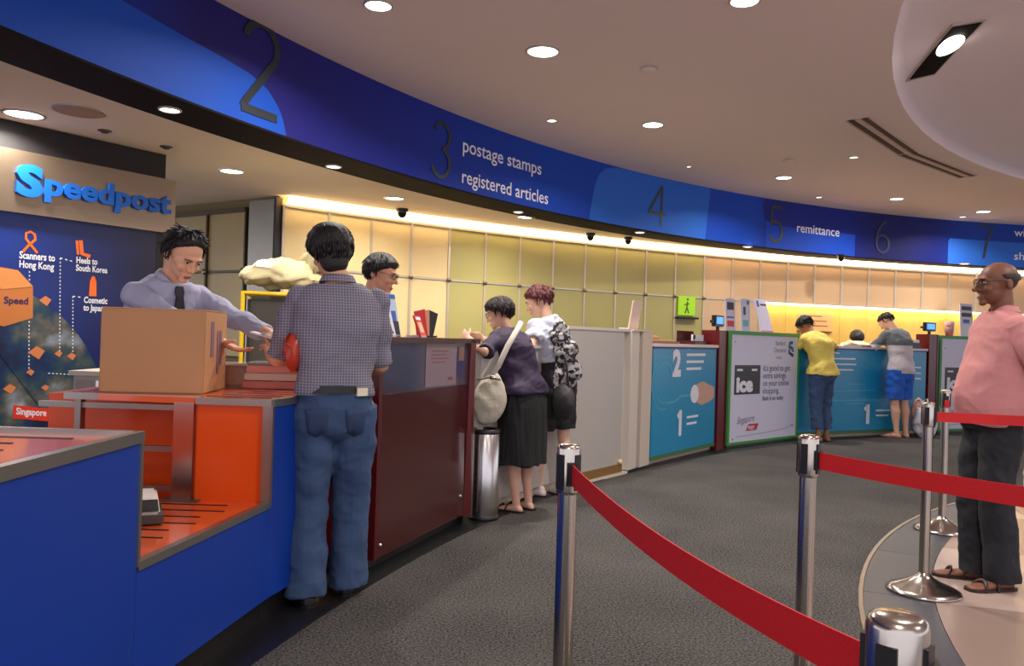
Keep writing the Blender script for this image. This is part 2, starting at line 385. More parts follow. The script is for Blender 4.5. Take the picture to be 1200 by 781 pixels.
# ------------------------------------------------------------------ rear wall with panels
WC, WR = (12.73, -8.41), 23.06
def wpos(s, z, d=0): th = PI - s / WR; return V((WC[0] + (WR - d) * math.cos(th), WC[1] + (WR - d) * math.sin(th), z))
def wbox(mb, s0, s1, z0, z1, d0, d1, mi=0):
    vs = [wpos(s, z, d) for s in (s0, s1) for d in (d0, d1) for z in (z0, z1)]
    return mb.add(vs, [(0, 1, 3, 2), (4, 6, 7, 5), (0, 4, 5, 1), (2, 3, 7, 6), (0, 2, 6, 4), (1, 5, 7, 3)], mi)
mb = MB(); SW0, SW1 = 19.42, 36.7
vs = []; n = 70
for i in range(n + 1):
    s = SW0 + (SW1 - SW0) * i / n
    for z, d in ((0, 0), (ZB, 0), (ZB, -.2), (0, -.2)): vs.append(wpos(s, z, d))
mb.add(vs, [(4 * i + j, 4 * (i + 1) + j, 4 * (i + 1) + (j + 1) % 4, 4 * i + (j + 1) % 4) for i in range(n) for j in range(4)] + [(0, 1, 2, 3)])
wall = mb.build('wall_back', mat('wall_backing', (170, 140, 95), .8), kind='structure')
cream = mat('panel_cream', (228, 204, 150), .32, var=.03, scale=2); olive = mat('panel_olive', (176, 166, 104), .32, var=.04, scale=2)
peach = mat('panel_peach', (206, 172, 134), .34, var=.03, scale=2)
glow = mat('panel_amber', (244, 196, 100), .4, var=.22, scale=3.5)
mull = mat('mullion', (206, 194, 176), .35, .6); boss_m = mat('boss', (140, 126, 108), .3, .8)
PT = .557; RZ = 1.925
edges = [19.46 + PT * i for i in range(32)]
for i in range(31):
    s0, s1 = edges[i], edges[i + 1]; px = cream if i < 4 else (olive if i < 12 else peach)
    MBu = wbox(MB(), s0 + .012, s1 - .012, RZ + .015, 2.585, .012, .03).build('wall_panel', px, wall)
    if i < 14: wbox(MB(), s0 + .012, s1 - .012, 1.0, RZ - .015, .012, .03).build('wall_panel', px, wall)
    else: wbox(MB(), s0 + .003, s1 - .003, 1.05, RZ - .04, .004, .012).build('amber_panel', glow, wall)
for i in range(32):
    s = edges[i]
    wbox(MB(), s - (.014 if i < 15 else .02), s + (.014 if i < 15 else .02), 1.0 if i < 15 else RZ - .03, 2.6, .0, .045).build('mullion', mull, wall)
    if i < 15:
        p = wpos(s, RZ, .045); q = wpos(s, RZ, .062); MB().tube([p, q], .03, 12, round_ends=False).build('boss', boss_m, wall)
for a, b in ((0, 14), (14, 31)):
    mb = MB()
    for i in range(a, b): wbox(mb, edges[i], edges[i + 1], RZ - .012, RZ + .012, 0, .042 if a == 0 else .1)
    mb.build('rail', mull, wall)
mb = MB()
for i in range(0, 31): wbox(mb, edges[i], edges[i + 1], 2.585, 2.605, 0, .05)
mb.build('top_rail', mull, wall)
# cove strip
mb = MB(); vs = []; n = 62
for i in range(n + 1):
    s = SW0 + .05 + (SW1 - SW0 - .1) * i / n; vs += [wpos(s, ZB - .012, .16), wpos(s, 2.615, .06)]
mb.add(vs, [(2 * i, 2 * i + 1, 2 * i + 3, 2 * i + 2) for i in range(n)])
mb.build('cove_light', mat('cove_emit', (255, 225, 160), .5, emit=((255, 222, 165), COVE)), wall)
# strip light under the rail of the niche
mb = MB()
for i in range(14, 31): wbox(mb, edges[i] + .02, edges[i + 1] - .02, RZ - .034, RZ - .016, .03, .075)
mb.build('niche_light', mat('niche_emit', (255, 225, 150), .5, emit=((255, 214, 135), NICHE)), wall)
# dim return wall and steel corner on the left
P0 = wpos(19.42, 0); P0 = (P0.x, P0.y); P1 = (P0[0] - 2.4, P0[1] + 1.5)
F = Frame(P1, P0)
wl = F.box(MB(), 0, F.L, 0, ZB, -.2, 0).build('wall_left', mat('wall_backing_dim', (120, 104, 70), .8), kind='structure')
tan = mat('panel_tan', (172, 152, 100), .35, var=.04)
xr = [F.L - .50 - .68 * i for i in range(4)]
for i in range(3):
    F.box(MB(), xr[i + 1] + .012, xr[i] - .012, RZ - .05 + .015, 2.55, 0, .02).build('wall_panel', tan, wl)
    F.box(MB(), xr[i + 1] + .012, xr[i] - .012, .9, RZ - .05 - .015, 0, .02).build('wall_panel', tan, wl)
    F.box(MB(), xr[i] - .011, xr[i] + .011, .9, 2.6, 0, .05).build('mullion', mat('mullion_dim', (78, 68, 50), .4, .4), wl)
    p = F.P(xr[i], RZ - .05, .05); MB().tube([p, p + F.n * .02], .035, 12, round_ends=False).build('boss', boss_m, wl)
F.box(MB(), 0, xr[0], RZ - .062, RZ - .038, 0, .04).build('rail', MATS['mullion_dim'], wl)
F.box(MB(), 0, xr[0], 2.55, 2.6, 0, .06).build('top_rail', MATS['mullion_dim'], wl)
F.box(MB(), F.L - .42, F.L, .05, ZB - .04, 0.0, .06).build('steel_column', mat('mirror_steel', (150, 148, 140), .35, 1.0, bump=.15, bscale=3), wl)
F.box(MB(), F.L - .003, F.L + .03, .05, ZB - .02, -.02, .07).build('corner_strip', blackmat, wl)

# ------------------------------------------------------------------ ceiling fixtures
def downlight(x, y, z, r, watt, lens, label, group=None):
    r *= .86; t = empty('downlight', (x, y, z), 0, label, 'ceiling light', group)
    MB().lathe([(r * 1.18, 0.0), (r * 1.18, -.008), (r * 1.02, -.012), (r, -.004), (r, .0)], n=28).build('trim_ring', trim_m, t)
    MB().lathe([(0.001, -.004), (r * .99, -.004), (r * .99, -.001), (.001, -.001)], n=28).build('lens', downlens(lens), t)
    if watt:
        ld = bpy.data.lights.new('lamp', 'AREA'); ld.shape = 'DISK'; ld.size = r * 1.6; ld.energy = watt; ld.color = (1, .93, .84); ld.spread = math.radians(150)
        lo = bpy.data.objects.new('lamp', ld); C.objects.link(lo); lo.parent = t; lo.location = (0, 0, -.02)
    return t
G1 = 'downlights in the main ceiling'; G2 = 'downlights in the low soffit'; G3 = 'small downlights set in the black fascia edge'
mains = [(-.98, 5.39, .10, 'round bright downlight at the ceiling edge above the navy fascia, nearest the numeral 2'),
         (.17, 6.16, .135, 'largest bright round downlight in the main ceiling, above the words postage stamps'),
         (1.44, 5.14, .10, 'round bright downlight at the top edge of the photo, right of centre'),
         (1.38, 8.15, .115, 'bright oval-looking downlight in the ceiling above the numeral 4'),
         (3.54, 10.52, .11, 'bright downlight left of the twin air slots, above the word remittance'),
         (5.64, 11.76, .10, 'bright downlight in the ceiling right of the air slots, over the darkest navy stretch'),
         (7.43, 12.61, .11, 'bright main-ceiling downlight nearest the right edge of the photo')]
for x, y, r, l in mains: downlight(x, y, ZC, r, SPOT_W, 14, l, G1)
smalls = [(.34, 8.11, .055, 'small dim downlight above the fascia wording, between two bright ones'),
          (3.93, 9.27, .055, 'small downlight beside the twin air slots'),
          (4.51, 11.82, .05, 'small dim downlight close above the fascia between numerals 5 and 6'),
          (7.41, 13.15, .06, 'small dim downlight tight against the fascia above the numeral 7'),
          (2.17, 10.03, .035, 'tiny pale fitting in the ceiling just above the numeral 4')]
for x, y, r, l in smalls: downlight(x, y, ZC, r, 0, 5, l, 'small dim fittings in the main ceiling')
# further downlights of the same hall behind and beside the camera
for x, y in ((1.2, 1.5), (4.0, 3.0), (-.2, -1.0), (3.6, -.6), (5.6, 5.4)):
    downlight(x, y, ZC, .115, SPOT_W, 14, 'bright round ceiling downlight over the queue area, outside the photo, %s' % ('left of the nearest belts' if x < 2 and y > 0 else 'above the stone floor' if y > 2.5 and x < 5 else 'behind the camera, left' if x < 0 else 'behind the camera, right' if y < 0 else 'beyond the man in pink'), 'downlights outside the frame')
softs = [(-3.52, 5.64, .14, 'bright downlight in the soffit at the far left, above the steel sign'),
         (-2.68, 7.45, .12, 'downlight in the soffit to the right of the black sign box'),
         (-1.33, 8.67, .115, 'downlight in the soffit above the back of the checked-shirt man'),
         (.13, 9.72, .12, 'downlight in the soffit below the words registered articles')]
for x, y, r, l in softs: downlight(x, y, ZB - .002, r, SOF_W, 9, l, G2)
edge = [(-2.36, 5.36, .075, 'small downlight in the black fascia edge left of the numeral 2'), (-1.63, 7.04, .07, 'small downlight in the black fascia edge right of the numeral 2'),
        (.03, 9.28, .06, 'small downlight in the fascia edge under the words registered articles'),
        (1.68, 10.69, .07, 'small downlight in the fascia edge below the pale blue shape'), (3.49, 11.89, .07, 'small downlight in the fascia edge between the pale shape and remittance'), (7.53, 13.27, .08, 'small downlight in the fascia edge above the head of the man in pink')]
for x, y, r, l in edge: downlight(x, y, ZB - .014, r, 4, 9, l, G3)
for x_, y_, l_ in ((1.05, 6.47, 'faint pale unlit disc fitting in the ceiling right of the largest downlight'), (3.27, 9.54, 'faint pale unlit disc fitting in the ceiling above the bright downlight by remittance')):
    t = empty('ceiling_sensor', (x_, y_, ZC), 0, l_, 'ceiling fitting')
    MB().lathe([(.001, -.02), (.05, -.018), (.06, -.008)], n=24).build('cover', ceil_m, t)
    MB().lathe([(.058, -.01), (.075, -.006), (.078, 0)], n=24).build('rim', trim_m, t)
t = empty('ceiling_speaker', (-3.06, 5.52, ZB), 0, 'flat unlit beige round cover in the soffit beside the far left downlight', 'ceiling speaker')
MB().lathe([(.001, -.012), (.15, -.012), (.16, -.006), (.16, 0)], n=32).build('cover', mat('beige_cover', (176, 140, 112), .7), t)
MB().lathe([(.16, -.001), (.16, -.010), (.172, -.007), (.172, 0)], n=32).build('rim', trim_m, t)
for x, y, l in ((-3.16, 6.06, 'tiny dark sprinkler head in the soffit left of the fascia light'), (-2.9, 6.54, 'tiny dark sprinkler head in the soffit above the black sign box corner')):
    t = empty('sprinkler', (x, y, ZB), 0, l, 'sprinkler')
    MB().lathe([(.001, -.022), (.025, -.02), (.03, -.01), (.05, -.006), (.05, 0)], n=16).build('body', mat('sprinkler_grey', (90, 78, 70), .4, .4), t)
def dome_cam(x, y, l, r=.06):
    t = empty('dome_camera', (x, y, ZB), 0, l, 'security camera', 'black dome cameras under the soffit')
    MB().lathe([(r * 1.25, 0), (r * 1.25, -.03), (r, -.035), (.001, -.035)], n=20).build('mount', black, t)
    MB().lathe([(r, -.035), (r * .95, -.06), (r * .7, -.09), (r * .35, -.107), (.001, -.11)], n=20).build('dome', mat('smoked_dome', (12, 12, 14), .12), t)
dome_cam(-1.35, 9.42, 'black dome camera under the soffit above the man in glasses', .06)
dome_cam(1.05, 11.05, 'left one of the two black dome cameras beneath the numeral 4', .055)
dome_cam(1.62, 11.35, 'right one of the two black dome cameras beneath the numeral 4', .05)
dome_cam(5.22, 12.68, 'black dome camera under the soffit beneath the numeral 5 lettering', .05)
# air slots: two joined linear diffusers
t = empty('air_diffuser', (4.4, 9.0, ZC), 0, 'pair of bent dark linear air slots in the ceiling beside the round recess', 'air vent')
for A, B in (((3.30, 7.72), (4.43, 9.0)), ((4.45, 9.03), (5.76, 10.12))):
    F = Frame(A, B)
    for k in (-1, 1):
        mb = MB(); vs = []
        F.box(mb, 0, F.L, ZC - .006, ZC - .001, k * .065 - .03, k * .065 + .03); mb.build('slot', mat('slot_dark', (52, 30, 28), .7), t, world=True)
    mb = MB()
    for a, b in ((-.115, -.1), (-.035 + .01, .035 - .01), (.1, .115)): F.box(mb, 0, F.L, ZC - .012, ZC - .001, a, b)
    mb.build('frame', mat('slot_frame', (196, 172, 164), .6), t, world=True)
# recessed twin spot in the dome
A, B = V((3.44, 6.81)), V((3.25, 5.75))
def domez(x, y):
    q = min(1, math.hypot(x - DC[0], y - DC[1]) / DR); return ZC + .03 + .45 * math.sqrt(max(0, 1 - q * q)) if q < .9999 else ZC
t = empty('recessed_spotlight', (3.3, 6.3, domez(3.3, 6.3)), 0, 'long black recessed slot light with one lit lamp in the round ceiling recess', 'ceiling light')
mb = MB(); e = (B - A).normalized(); nn = V((-e.y, e.x)); K = 8
def P3(u, v, d): p = A + e * u + nn * v; return V((p.x, p.y, domez(p.x, p.y) - d))
Ls = (B - A).length
def dslab(mb, u0, u1, v0, v1, d0, d1, n=8):
    for i in range(n):
        a, b = u0 + (u1 - u0) * i / n, u0 + (u1 - u0) * (i + 1) / n
        vs = [P3(u, v, d) for u in (a, b) for v in (v0, v1) for d in (d1, d0)]
        mb.add(vs, [(0, 1, 3, 2), (4, 6, 7, 5), (0, 4, 5, 1), (2, 3, 7, 6), (0, 2, 6, 4), (1, 5, 7, 3)])
    return mb
dslab(MB(), 0.04, Ls - .04, -.1, .1, -.01, .015).build('slot', mat('slot_black', (14, 10, 12), .8, spec=.1), t, world=True)
mb = MB(); dslab(mb, 0, Ls, .1, .115, -.01, .012); dslab(mb, 0, Ls, -.115, -.1, -.01, .012); dslab(mb, 0, .1, -.1, .1, -.01, .012, 1); dslab(mb, Ls - .06, Ls, -.1, .1, -.01, .012, 1)
mb.build('frame', mat('slot_rim', (190, 176, 170), .5), t, world=True)
p = P3(Ls * .62, 0, .02); MB().ell((0, 0, 0), (.085, .085, .02), 20, 8).xf(Matrix.Translation(p) @ Matrix.Scale(2.6, 4, V((e.x, e.y, 0)))).build('lamp', mat('spot_emit', (255, 252, 240), .5, emit=((255, 250, 235), 6)), t, world=True)

# ------------------------------------------------------------------ backdrop sign wall
F = Frame((-3.75, 5.8), (-3.0, 6.9)); XL = -2.6
t = empty('sign_backdrop', F.P(.5, 0), 0, 'dark blue printed backdrop wall under a brushed steel header sign with raised blue letters', 'sign')
F.box(MB(), XL, 1.27, 2.45, ZB - .005, -.25, 0).build('black_header', blackmat, t, world=True)
F.box(MB(), XL, 1.27, 0, 2.05, -.25, 0).build('backing', mat('panel_back', (30, 26, 60), .6), t, world=True)
hd = F.box(MB(), XL, 1.335, 2.02, 2.48, -.2, .06).build('steel_header', sign_steel, t, world=True)
def FMx(F, d): return lambda x, y, z: F.P(x, y, d + z)
mb = MB(); vs, fs = text_geo('S', .34, offset=.012); w1 = max(p.x for p in vs)
sk = lambda p: p
M_ = FMx(F, .062)
def raised(mb, body, x, y, size, wd, hh, M, dep=.03, offset=.01):
    vs, fs = text_geo(body, size, offset=offset); x0 = min(p.x for p in vs); x1 = max(p.x for p in vs); n = len(vs)
    sx = wd / (x1 - x0); from collections import Counter
    E_ = Counter(); 
    for f in fs:
        for a, b in zip(f, f[1:] + f[:1]): E_[(a, b)] += 1
    side = [(a, b) for (a, b) in E_ if (b, a) not in E_]
    P = [(x + (p.x - x0) * sx, y + p.y * hh) for p in vs]
    mb.add([M(a, b, 0) for a, b in P] + [M(a, b, dep) for a, b in P], [[i + n for i in f] for f in fs] + [(a, b, b + n, a + n) for a, b in side])
raised(mb, 'S', .045, 2.16, .30, .19, 1.0, M_, offset=.016)
raised(mb, 'peedpost', .25, 2.185, .25, 1.03, .92, M_, offset=.008)
mb.build('raised_letter', [mat('letter_blue', (18, 92, 188), .3)], hd)
bp = mat('print_panel_blue', (28, 36, 110), .35)
nt = bp.node_tree; N = nt.nodes; L = nt.links; tc = N.new('ShaderNodeTexCoord'); sp = N.new('ShaderNodeSeparateXYZ'); L.new(tc.outputs['Object'], sp.inputs[0])
rp = N.new('ShaderNodeValToRGB'); rp.color_ramp.elements[0].position = .05; rp.color_ramp.elements[1].position = .95
rp.color_ramp.elements[0].color = (*lin((16, 54, 146)), 1); rp.color_ramp.elements[1].color = (*lin((24, 22, 60)), 1)
mr = N.new('ShaderNodeMath'); mr.operation = 'MULTIPLY_ADD'; mr.inputs[1].default_value = 1.1; mr.inputs[2].default_value = .55; L.new(sp.outputs['X'], mr.inputs[0])
L.new(mr.outputs[0], rp.inputs[0]); L.new(rp.outputs[0], N['Principled BSDF'].inputs['Base Color'])
pn = F.box(MB(), XL, 1.20, .0, 2.02, 0, .012).build('printed_panel', bp, t, world=True)
F.box(MB(), 1.20, 1.27, .0, 2.02, 0, .014).build('panel_edge', blackmat, t, world=True)
# globe print
em = mat('earth_print', (40, 60, 90), .4); nt = em.node_tree; N = nt.nodes; L = nt.links
tc = N.new('ShaderNodeTexCoord'); n1 = N.new('ShaderNodeTexNoise'); n1.inputs['Scale'].default_value = 3.2; n1.inputs['Detail'].default_value = 9; L.new(tc.outputs['Object'], n1.inputs['Vector'])
rp = N.new('ShaderNodeValToRGB'); E0 = rp.color_ramp.elements
E0[0].position = .34; E0[0].color = (*lin((14, 28, 62)), 1); E0[1].position = .74; E0[1].color = (*lin((214, 218, 222)), 1)
for p_, c_ in ((.44, (20, 50, 92)), (.5, (44, 70, 84)), (.56, (96, 92, 84)), (.63, (130, 142, 156))):
    q = E0.new(p_); q.color = (*lin(c_), 1)
L.new(n1.outputs['Fac'], rp.inputs[0]); L.new(rp.outputs[0], N['Principled BSDF'].inputs['Base Color'])
gx, gz, gr = -.30, .45, 1.10
pts = [(gx + gr * math.cos(math.radians(a)), gz + gr * math.sin(math.radians(a))) for a in range(-24, 181, 4)] + [(gx - gr, .02), (gx + gr * .92, .02)]
mb = MB(); poly2d(mb, pts, FMx(F, .0125), .001); mb.build('globe_print', em, pn)
mb = MB(); mb2 = MB()
stroke(mb, [(.14 + x * 1.2, 1.74 + y) for x, y in [(.0, 0), (.03, .05), (.07, .1), (.065, .14), (.04, .155), (.015, .14), (.015, .1), (.05, .05), (.085, 0)]], .018, FMx(F, .014), .001)
stroke(mb, [(.53, 1.87), (.545, 1.76)], .02, FMx(F, .014), .001); stroke(mb, [(.56, 1.875), (.575, 1.77), (.64, 1.755)], .03, FMx(F, .014), .001)
poly2d(mb, [(.64, 1.44), (.70, 1.44), (.695, 1.56), (.68, 1.6), (.66, 1.6), (.645, 1.56)], FMx(F, .014), .001)
mb.build('orange_icon', mat('print_orange', (245, 110, 30), .5), pn)
for a, b, x, z, s in (('Scanners to', 'Hong Kong', .115, 1.69, .075), ('Heels to', 'South Korea', .53, 1.695, .068), ('Cosmetic', 'to Japan', .60, 1.385, .068)):
    put_text(mb2, a, x, z, s, FMx(F, .014), .001, offset=.002, sx=.72); put_text(mb2, b, x, z - s * .9, s, FMx(F, .014), .001, offset=.002, sx=.72)
for A_, B_ in (((.19, 1.6), (.21, .85)), ((.41, 1.72), (.43, .95)), ((.41, 1.72), (.52, 1.70)), ((.515, 1.43), (.53, .95)), ((.515, 1.43), (.595, 1.425)), ((.35, .83), (.75, .80))):
    A_, B_ = V(A_), V(B_); k = int((B_ - A_).length / .028)
    for i in range(k):
        p = A_.lerp(B_, i / k); q = A_.lerp(B_, (i + .45) / k); stroke(mb2, [(p.x, p.y), (q.x, q.y)], .008, FMx(F, .014), .001)
mb2.build('caption', print_white, pn)
mb = MB(); poly2d(mb, [(-.2, 1.22), (.03, 1.18), (.225, 1.25), (.218, 1.49), (.11, 1.6), (-.1, 1.62), (-.25, 1.5)], FMx(F, .0145), .001)
bx = mb.build('parcel_print', mat('print_kraft', (200, 118, 56), .5, var=.15, scale=4), pn)
mb = MB(); poly2d(mb, [(.0, 1.45), (.215, 1.485), (.11, 1.598), (-.1, 1.615)], FMx(F, .0158), .001); mb.build('parcel_top', mat('print_kraft_light', (232, 150, 82), .5), pn)
mb = MB(); put_text(mb, 'Speed', .02, 1.35, .07, FMx(F, .0158), .001, offset=.002); mb.build('parcel_logo', mat('print_ink', (40, 28, 80), .5), pn)
mb = MB()
for x, z, s in ((.31, 1.385, .045), (.26, .99, .06), (.08, .72, .045), (.42, .98, .03), (.52, .96, .035), (.22, .84, .03), (.33, .72, .03)):
    poly2d(mb, [(x - s, z), (x, z + s * .8), (x + s, z + s * .2), (x + s * .3, z - s * .9)], FMx(F, .0145), .001)
mb.build('parcel_print', mat('print_parcel', (214, 128, 76), .5), pn)
mb = MB(); poly2d(mb, [(.11, .50), (.43, .45), (.43, .545), (.11, .60)], FMx(F, .0145), .001); mb.build('red_tag', mat('print_red', (226, 50, 30), .5), pn)
mb = MB(); vs, fs = text_geo('Singapore', .07, offset=.002); mb.add([F.P(.13 + p.x * .78, .53 + p.y - p.x * .1, .0165) for p in vs], fs); mb.build('caption', print_white, pn)

# ------------------------------------------------------------------ low cabinet behind the counter
t = empty('storage_cabinet', (-2.5, 5.4, 0), 0, 'pale grey low cabinet standing against the blue backdrop, half hidden by the carton', 'cabinet')
cabm = mat('cabinet_grey', (176, 170, 158), .5)
mb = MB().bbox((-2.86, 5.2, 0), (-2.1, 5.6, .88)); mb.build('body', cabm, t, world=True)
MB().bbox((-2.88, 5.17, .88), (-2.08, 5.62, .91)).build('top', mat('cabinet_top', (206, 196, 180), .4), t, world=True)
for x in (-2.84, -2.47): MB().bbox((x, 5.185, .06), (x + .35, 5.2, .85)).build('door', mat('cabinet_door', (150, 146, 138), .5), t, world=True)
MB().bbox((-2.70, 5.17, .3), (-2.68, 5.185, .85)).build('handle', steel, t, world=True)

# ------------------------------------------------------------------ blue stepped counter
blue = mat('blue_laminate', (10, 54, 150), .34, var=.03, scale=1.5); orange = mat('orange_laminate', (224, 80, 16), .3); orange_top = mat('orange_top', (226, 98, 48), .2, coat=.5)  # tops: same orange turned salmon, gloss glare mixed into the colour
edge_m = mat('edge_steel', (160, 156, 150), .32, .9)
t = empty('stepped_counter', (-1.3, 2.4, 0), 0, 'blue fronted stepped service counter with orange slatted tops and steel edging', 'counter')
A, B, B2, Cc, D = (-1.125, .75), (-1.11, 2.398), (-1.11, 2.40), (-.985, 3.30), (-.88, 3.75)
th = .03
def front(mb, p, q, z0, z1): F = Frame(p, q); F.box(mb, 0, F.L, z0, z1, -th, 0)
mb = MB(); front(mb, A, B, .1, .88); mb.build('front_panel', blue, t, world=True)
mb = MB(); front(mb, B2, Cc, .1, .49); mb.build('front_panel', blue, t, world=True)
mb = MB(); front(mb, Cc, D, .1, .90); mb.build('front_panel', blue, t, world=True)
mb = MB()
for p, q in ((A, B), (B2, Cc), (Cc, D)): F = Frame(p, q); F.box(mb, 0, F.L, 0, .1, -.10, -.03)
mb.build('plinth', black, t, world=True)
MB().bbox((-2.3, .75, .1), (-1.16, 2.38, .865)).build('left_block', orange, t, world=True)
tl = MB().bbox((-2.32, .75, .865), (-1.128, 2.40, .885)).build('left_top', orange_top, t, world=True)
for k in range(13):
    y = .85 + k * .12; MB().bbox((-2.2 + .12 * (k % 2), y, .8845), (-1.26 - .05 * (k % 3), y + .012, .8875)).build('inlay_strip', mat('inlay', (58, 40, 40), .3, .6), t, world=True)
MB().prism([(-2.1, 2.42), (-1.135, 2.42), (-1.02, 3.29), (-1.02, 3.40), (-2.1, 3.40)], .10, .47).build('step_block', orange, t, world=True)
MB().prism([(-2.1, 2.41), (-1.125, 2.41), (-1.0, 3.31), (-2.1, 3.35)], .47, .495).build('step_top', orange_top, t, world=True)
for k in range(8):
    y = 2.5 + k * .105; x1 = -1.2 + (y - 2.5) * .14 - .04 * (k % 2)
    MB().bbox((-2.0, y, .4945), (x1, y + .009, .4975)).build('inlay_strip', MATS['inlay'], t, world=True)
# raised right block
MB().bbox((-1.30, 3.31, .47), (-1.02, 3.33, .90)).build('orange_panel', orange, t, world=True)
MB().prism([(-2.1, 3.62), (-1.32, 3.62), (-1.32, 3.33), (-1.015, 3.33), (-.90, 3.74), (-.93, 3.90), (-1.03, 4.0), (-1.03, 4.2), (-2.1, 4.2)], .10, .90).build('right_block', orange, t, world=True)
mb = MB().prism([(-1.88, 3.36), (-1.30, 3.30), (-.985, 3.30), (-.885, 3.75), (-.92, 3.92), (-1.02, 4.0), (-1.02, 4.24), (-1.88, 4.15)], .90, .925); mb.build('right_top', orange_top, t, world=True)
for k in range(6): MB().bbox((-1.3 + .03 * k, 3.40 + k * .11, .9245), (-1.02 + .016 * k, 3.408 + k * .11, .927)).build('inlay_strip', MATS['inlay'], t, world=True)
for z, y in ((.69, 3.42), (.52, 3.42), (.875, 3.37)): MB().bbox((-2.0, y, z - .012), (-1.39, y + .025, z + .012)).build('rail', steel_dull, t, world=True)
MB().bbox((-1.84, 3.36, .49), (-1.815, 3.40, .90)).build('rail_upright', steel_dull, t, world=True)
ps = MB().bbox((-1.395, 3.30, .50), (-1.312, 3.36, .905)).build('post', steel, t, world=True)
MB().bbox((-1.43, 3.27, .495), (-1.275, 3.39, .503)).build('post_foot', steel_dull, ps)
mb = MB(); F = Frame(A, B); F.box(mb, 0, F.L + .01, .866, .90, -.02, .008); F.box(mb, F.L - .006, F.L + .01, .49, .89, -.03, .006)
F2 = Frame(B2, Cc); F2.box(mb, 0, F2.L, .478, .505, -.02, .008); F2.box(mb, F2.L - .008, F2.L + .01, .49, .90, -.03, .006)
mb.bbox((-1.022, 3.29, .495), (-.99, 3.312, .90)); mb.bbox((-2.3, 2.39, .868), (-1.12, 2.41, .90))
F3 = Frame(Cc, D); F3.box(mb, 0, F3.L, .897, .928, -.02, .008); mb.bbox((-1.3, 3.285, .9), (-.985, 3.305, .927)); mb.bbox((-1.88, 3.345, .9), (-1.3, 3.365, .927))
mb.build('edge_trim', edge_m, t, world=True)

# weighing scale on the step
t = empty('weighing_scale', (-1.41, 2.93, .4975), math.radians(26), 'white weighing scale with a dark display on the low orange step', 'scale')
MB().box((0, 0, .02), (.26, .22, .03)).build('base', mat('scale_grey', (70, 66, 66), .5), t)
mb = MB(); mb.add([(-.12, -.10, .035), (.12, -.10, .035), (.12, .1, .035), (-.12, .1, .035), (-.11, -.06, .1), (.11, -.06, .1), (.11, .09, .1), (-.11, .09, .1)], [(3, 2, 1, 0), (4, 5, 6, 7), (0, 1, 5, 4), (1, 2, 6, 5), (2, 3, 7, 6), (3, 0, 4, 7)])
mb.build('housing', white, t, bevel=.008)
mb = MB(); mb.add([(-.09, -.095, .046), (.115, -.095, .046), (.11, -.07, .085), (-.085, -.07, .085)], [(0, 1, 2, 3)]); mb.add([(p.x, p.y + .004, p.z) for p in mb.v[:4]], [(3, 2, 1, 0)]); mb.v = [p + V((0, -.004, .001)) for p in mb.v]
ds = mb.build('display', black, t)
MB().box((.03, -.088, .066), (.03, .004, .012)).build('digits', mat('lcd_blue', (80, 170, 230), .4, emit=((80, 170, 230), 1.2)), ds)

# cardboard carton
kraft = mat('kraft_board', (186, 140, 98), .75, var=.06, scale=6)
t = empty('cardboard_carton', (-1.585, 3.65, .926), math.radians(6), 'large plain brown cardboard carton on the raised orange counter top', 'carton')
bx = MB().box((0, 0, .183), (.44, .37, .366)).build('body', kraft, t, bevel=.004)
mb = MB().box((0, -.0, .368), (.438, .184, .004)); mb.v = [p + V((0, -.0925, 0)) for p in mb.v]; mb.build('flap', mat('kraft_flap', (198, 152, 110), .75, var=.05), t)
mb = MB().box((0, 0.0925, .3675), (.438, .182, .003)); mb.build('flap', MATS['kraft_flap'], t)
MB().box((0, 0, .3712), (.44, .05, .001)).build('tape', mat('tape', (176, 128, 84), .3), t)
mb = MB(); mb.box((.2215, -.07, .24), (.002, .05, .16)); mb.box((.2215, .02, .18), (.002, .02, .2)); mb.box((.2215, .07, .2), (.002, .035, .16)); mb.build('side_print', mat('violet_ink', (128, 98, 120), .7), t)

# counter clutter
plastic = mat('clear_wrap', (214, 206, 198), .12, coat=.6)
t = empty('wrapped_packet', (-1.40, 4.02, .926), math.radians(8), 'small plastic wrapped brown packet just right of the big carton', 'packet')
MB().box((0, 0, .055), (.15, .13, .11)).build('packet', mat('packet_brown', (160, 116, 92), .25, coat=.5, var=.25, scale=14), t, bevel=.012)
MB().box((0, 0, .114), (.155, .135, .012)).build('lid', plastic, t, bevel=.004)
MB().box((-.045, -.067, .055), (.012, .004, .1)).build('seam', white, t)
for i, (c1, dz, sx, l) in enumerate((((196, 96, 76), 0, .27, 'salmon parcel tray at the bottom of the stack beside the checked shirt'), ((206, 176, 150), .04, .26, 'buff flat parcel in the middle of the stack beside the checked shirt'), ((212, 120, 92), .078, .25, 'pinkish flat parcel near the top of the stack beside the checked shirt'))):
    t = empty('flat_parcel', (-1.19, 4.0, .926 + dz), math.radians(6 + 3 * i), l, 'parcel', 'flat parcels on the orange counter')
    MB().box((0, 0, .019), (sx, .2, .036)).build('parcel', mat('parcel_%d' % i, c1, .3, var=.15, scale=9), t, bevel=.005)
    MB().box((.03, 0, .0375), (.03, .2, .001)).build('tape', plastic, t)
t = empty('parcel_tray', (-1.19, 4.0, 1.042), math.radians(10), 'grey flat lid lying on top of the parcel stack by the checked shirt', 'tray')
MB().box((0, 0, .006), (.25, .19, .01)).build('lid', mat('tray_grey', (128, 126, 112), .3), t, bevel=.003)
MB().box((0, 0, .014), (.2, .14, .005)).build('insert', plastic, t, bevel=.002)
t = empty('stapler', (-1.38, 4.17, .926), math.radians(-30), 'black stapler beside the hands of the clerk', 'stapler')
MB().box((0, 0, .008), (.13, .035, .016)).build('base', black, t, bevel=.003)
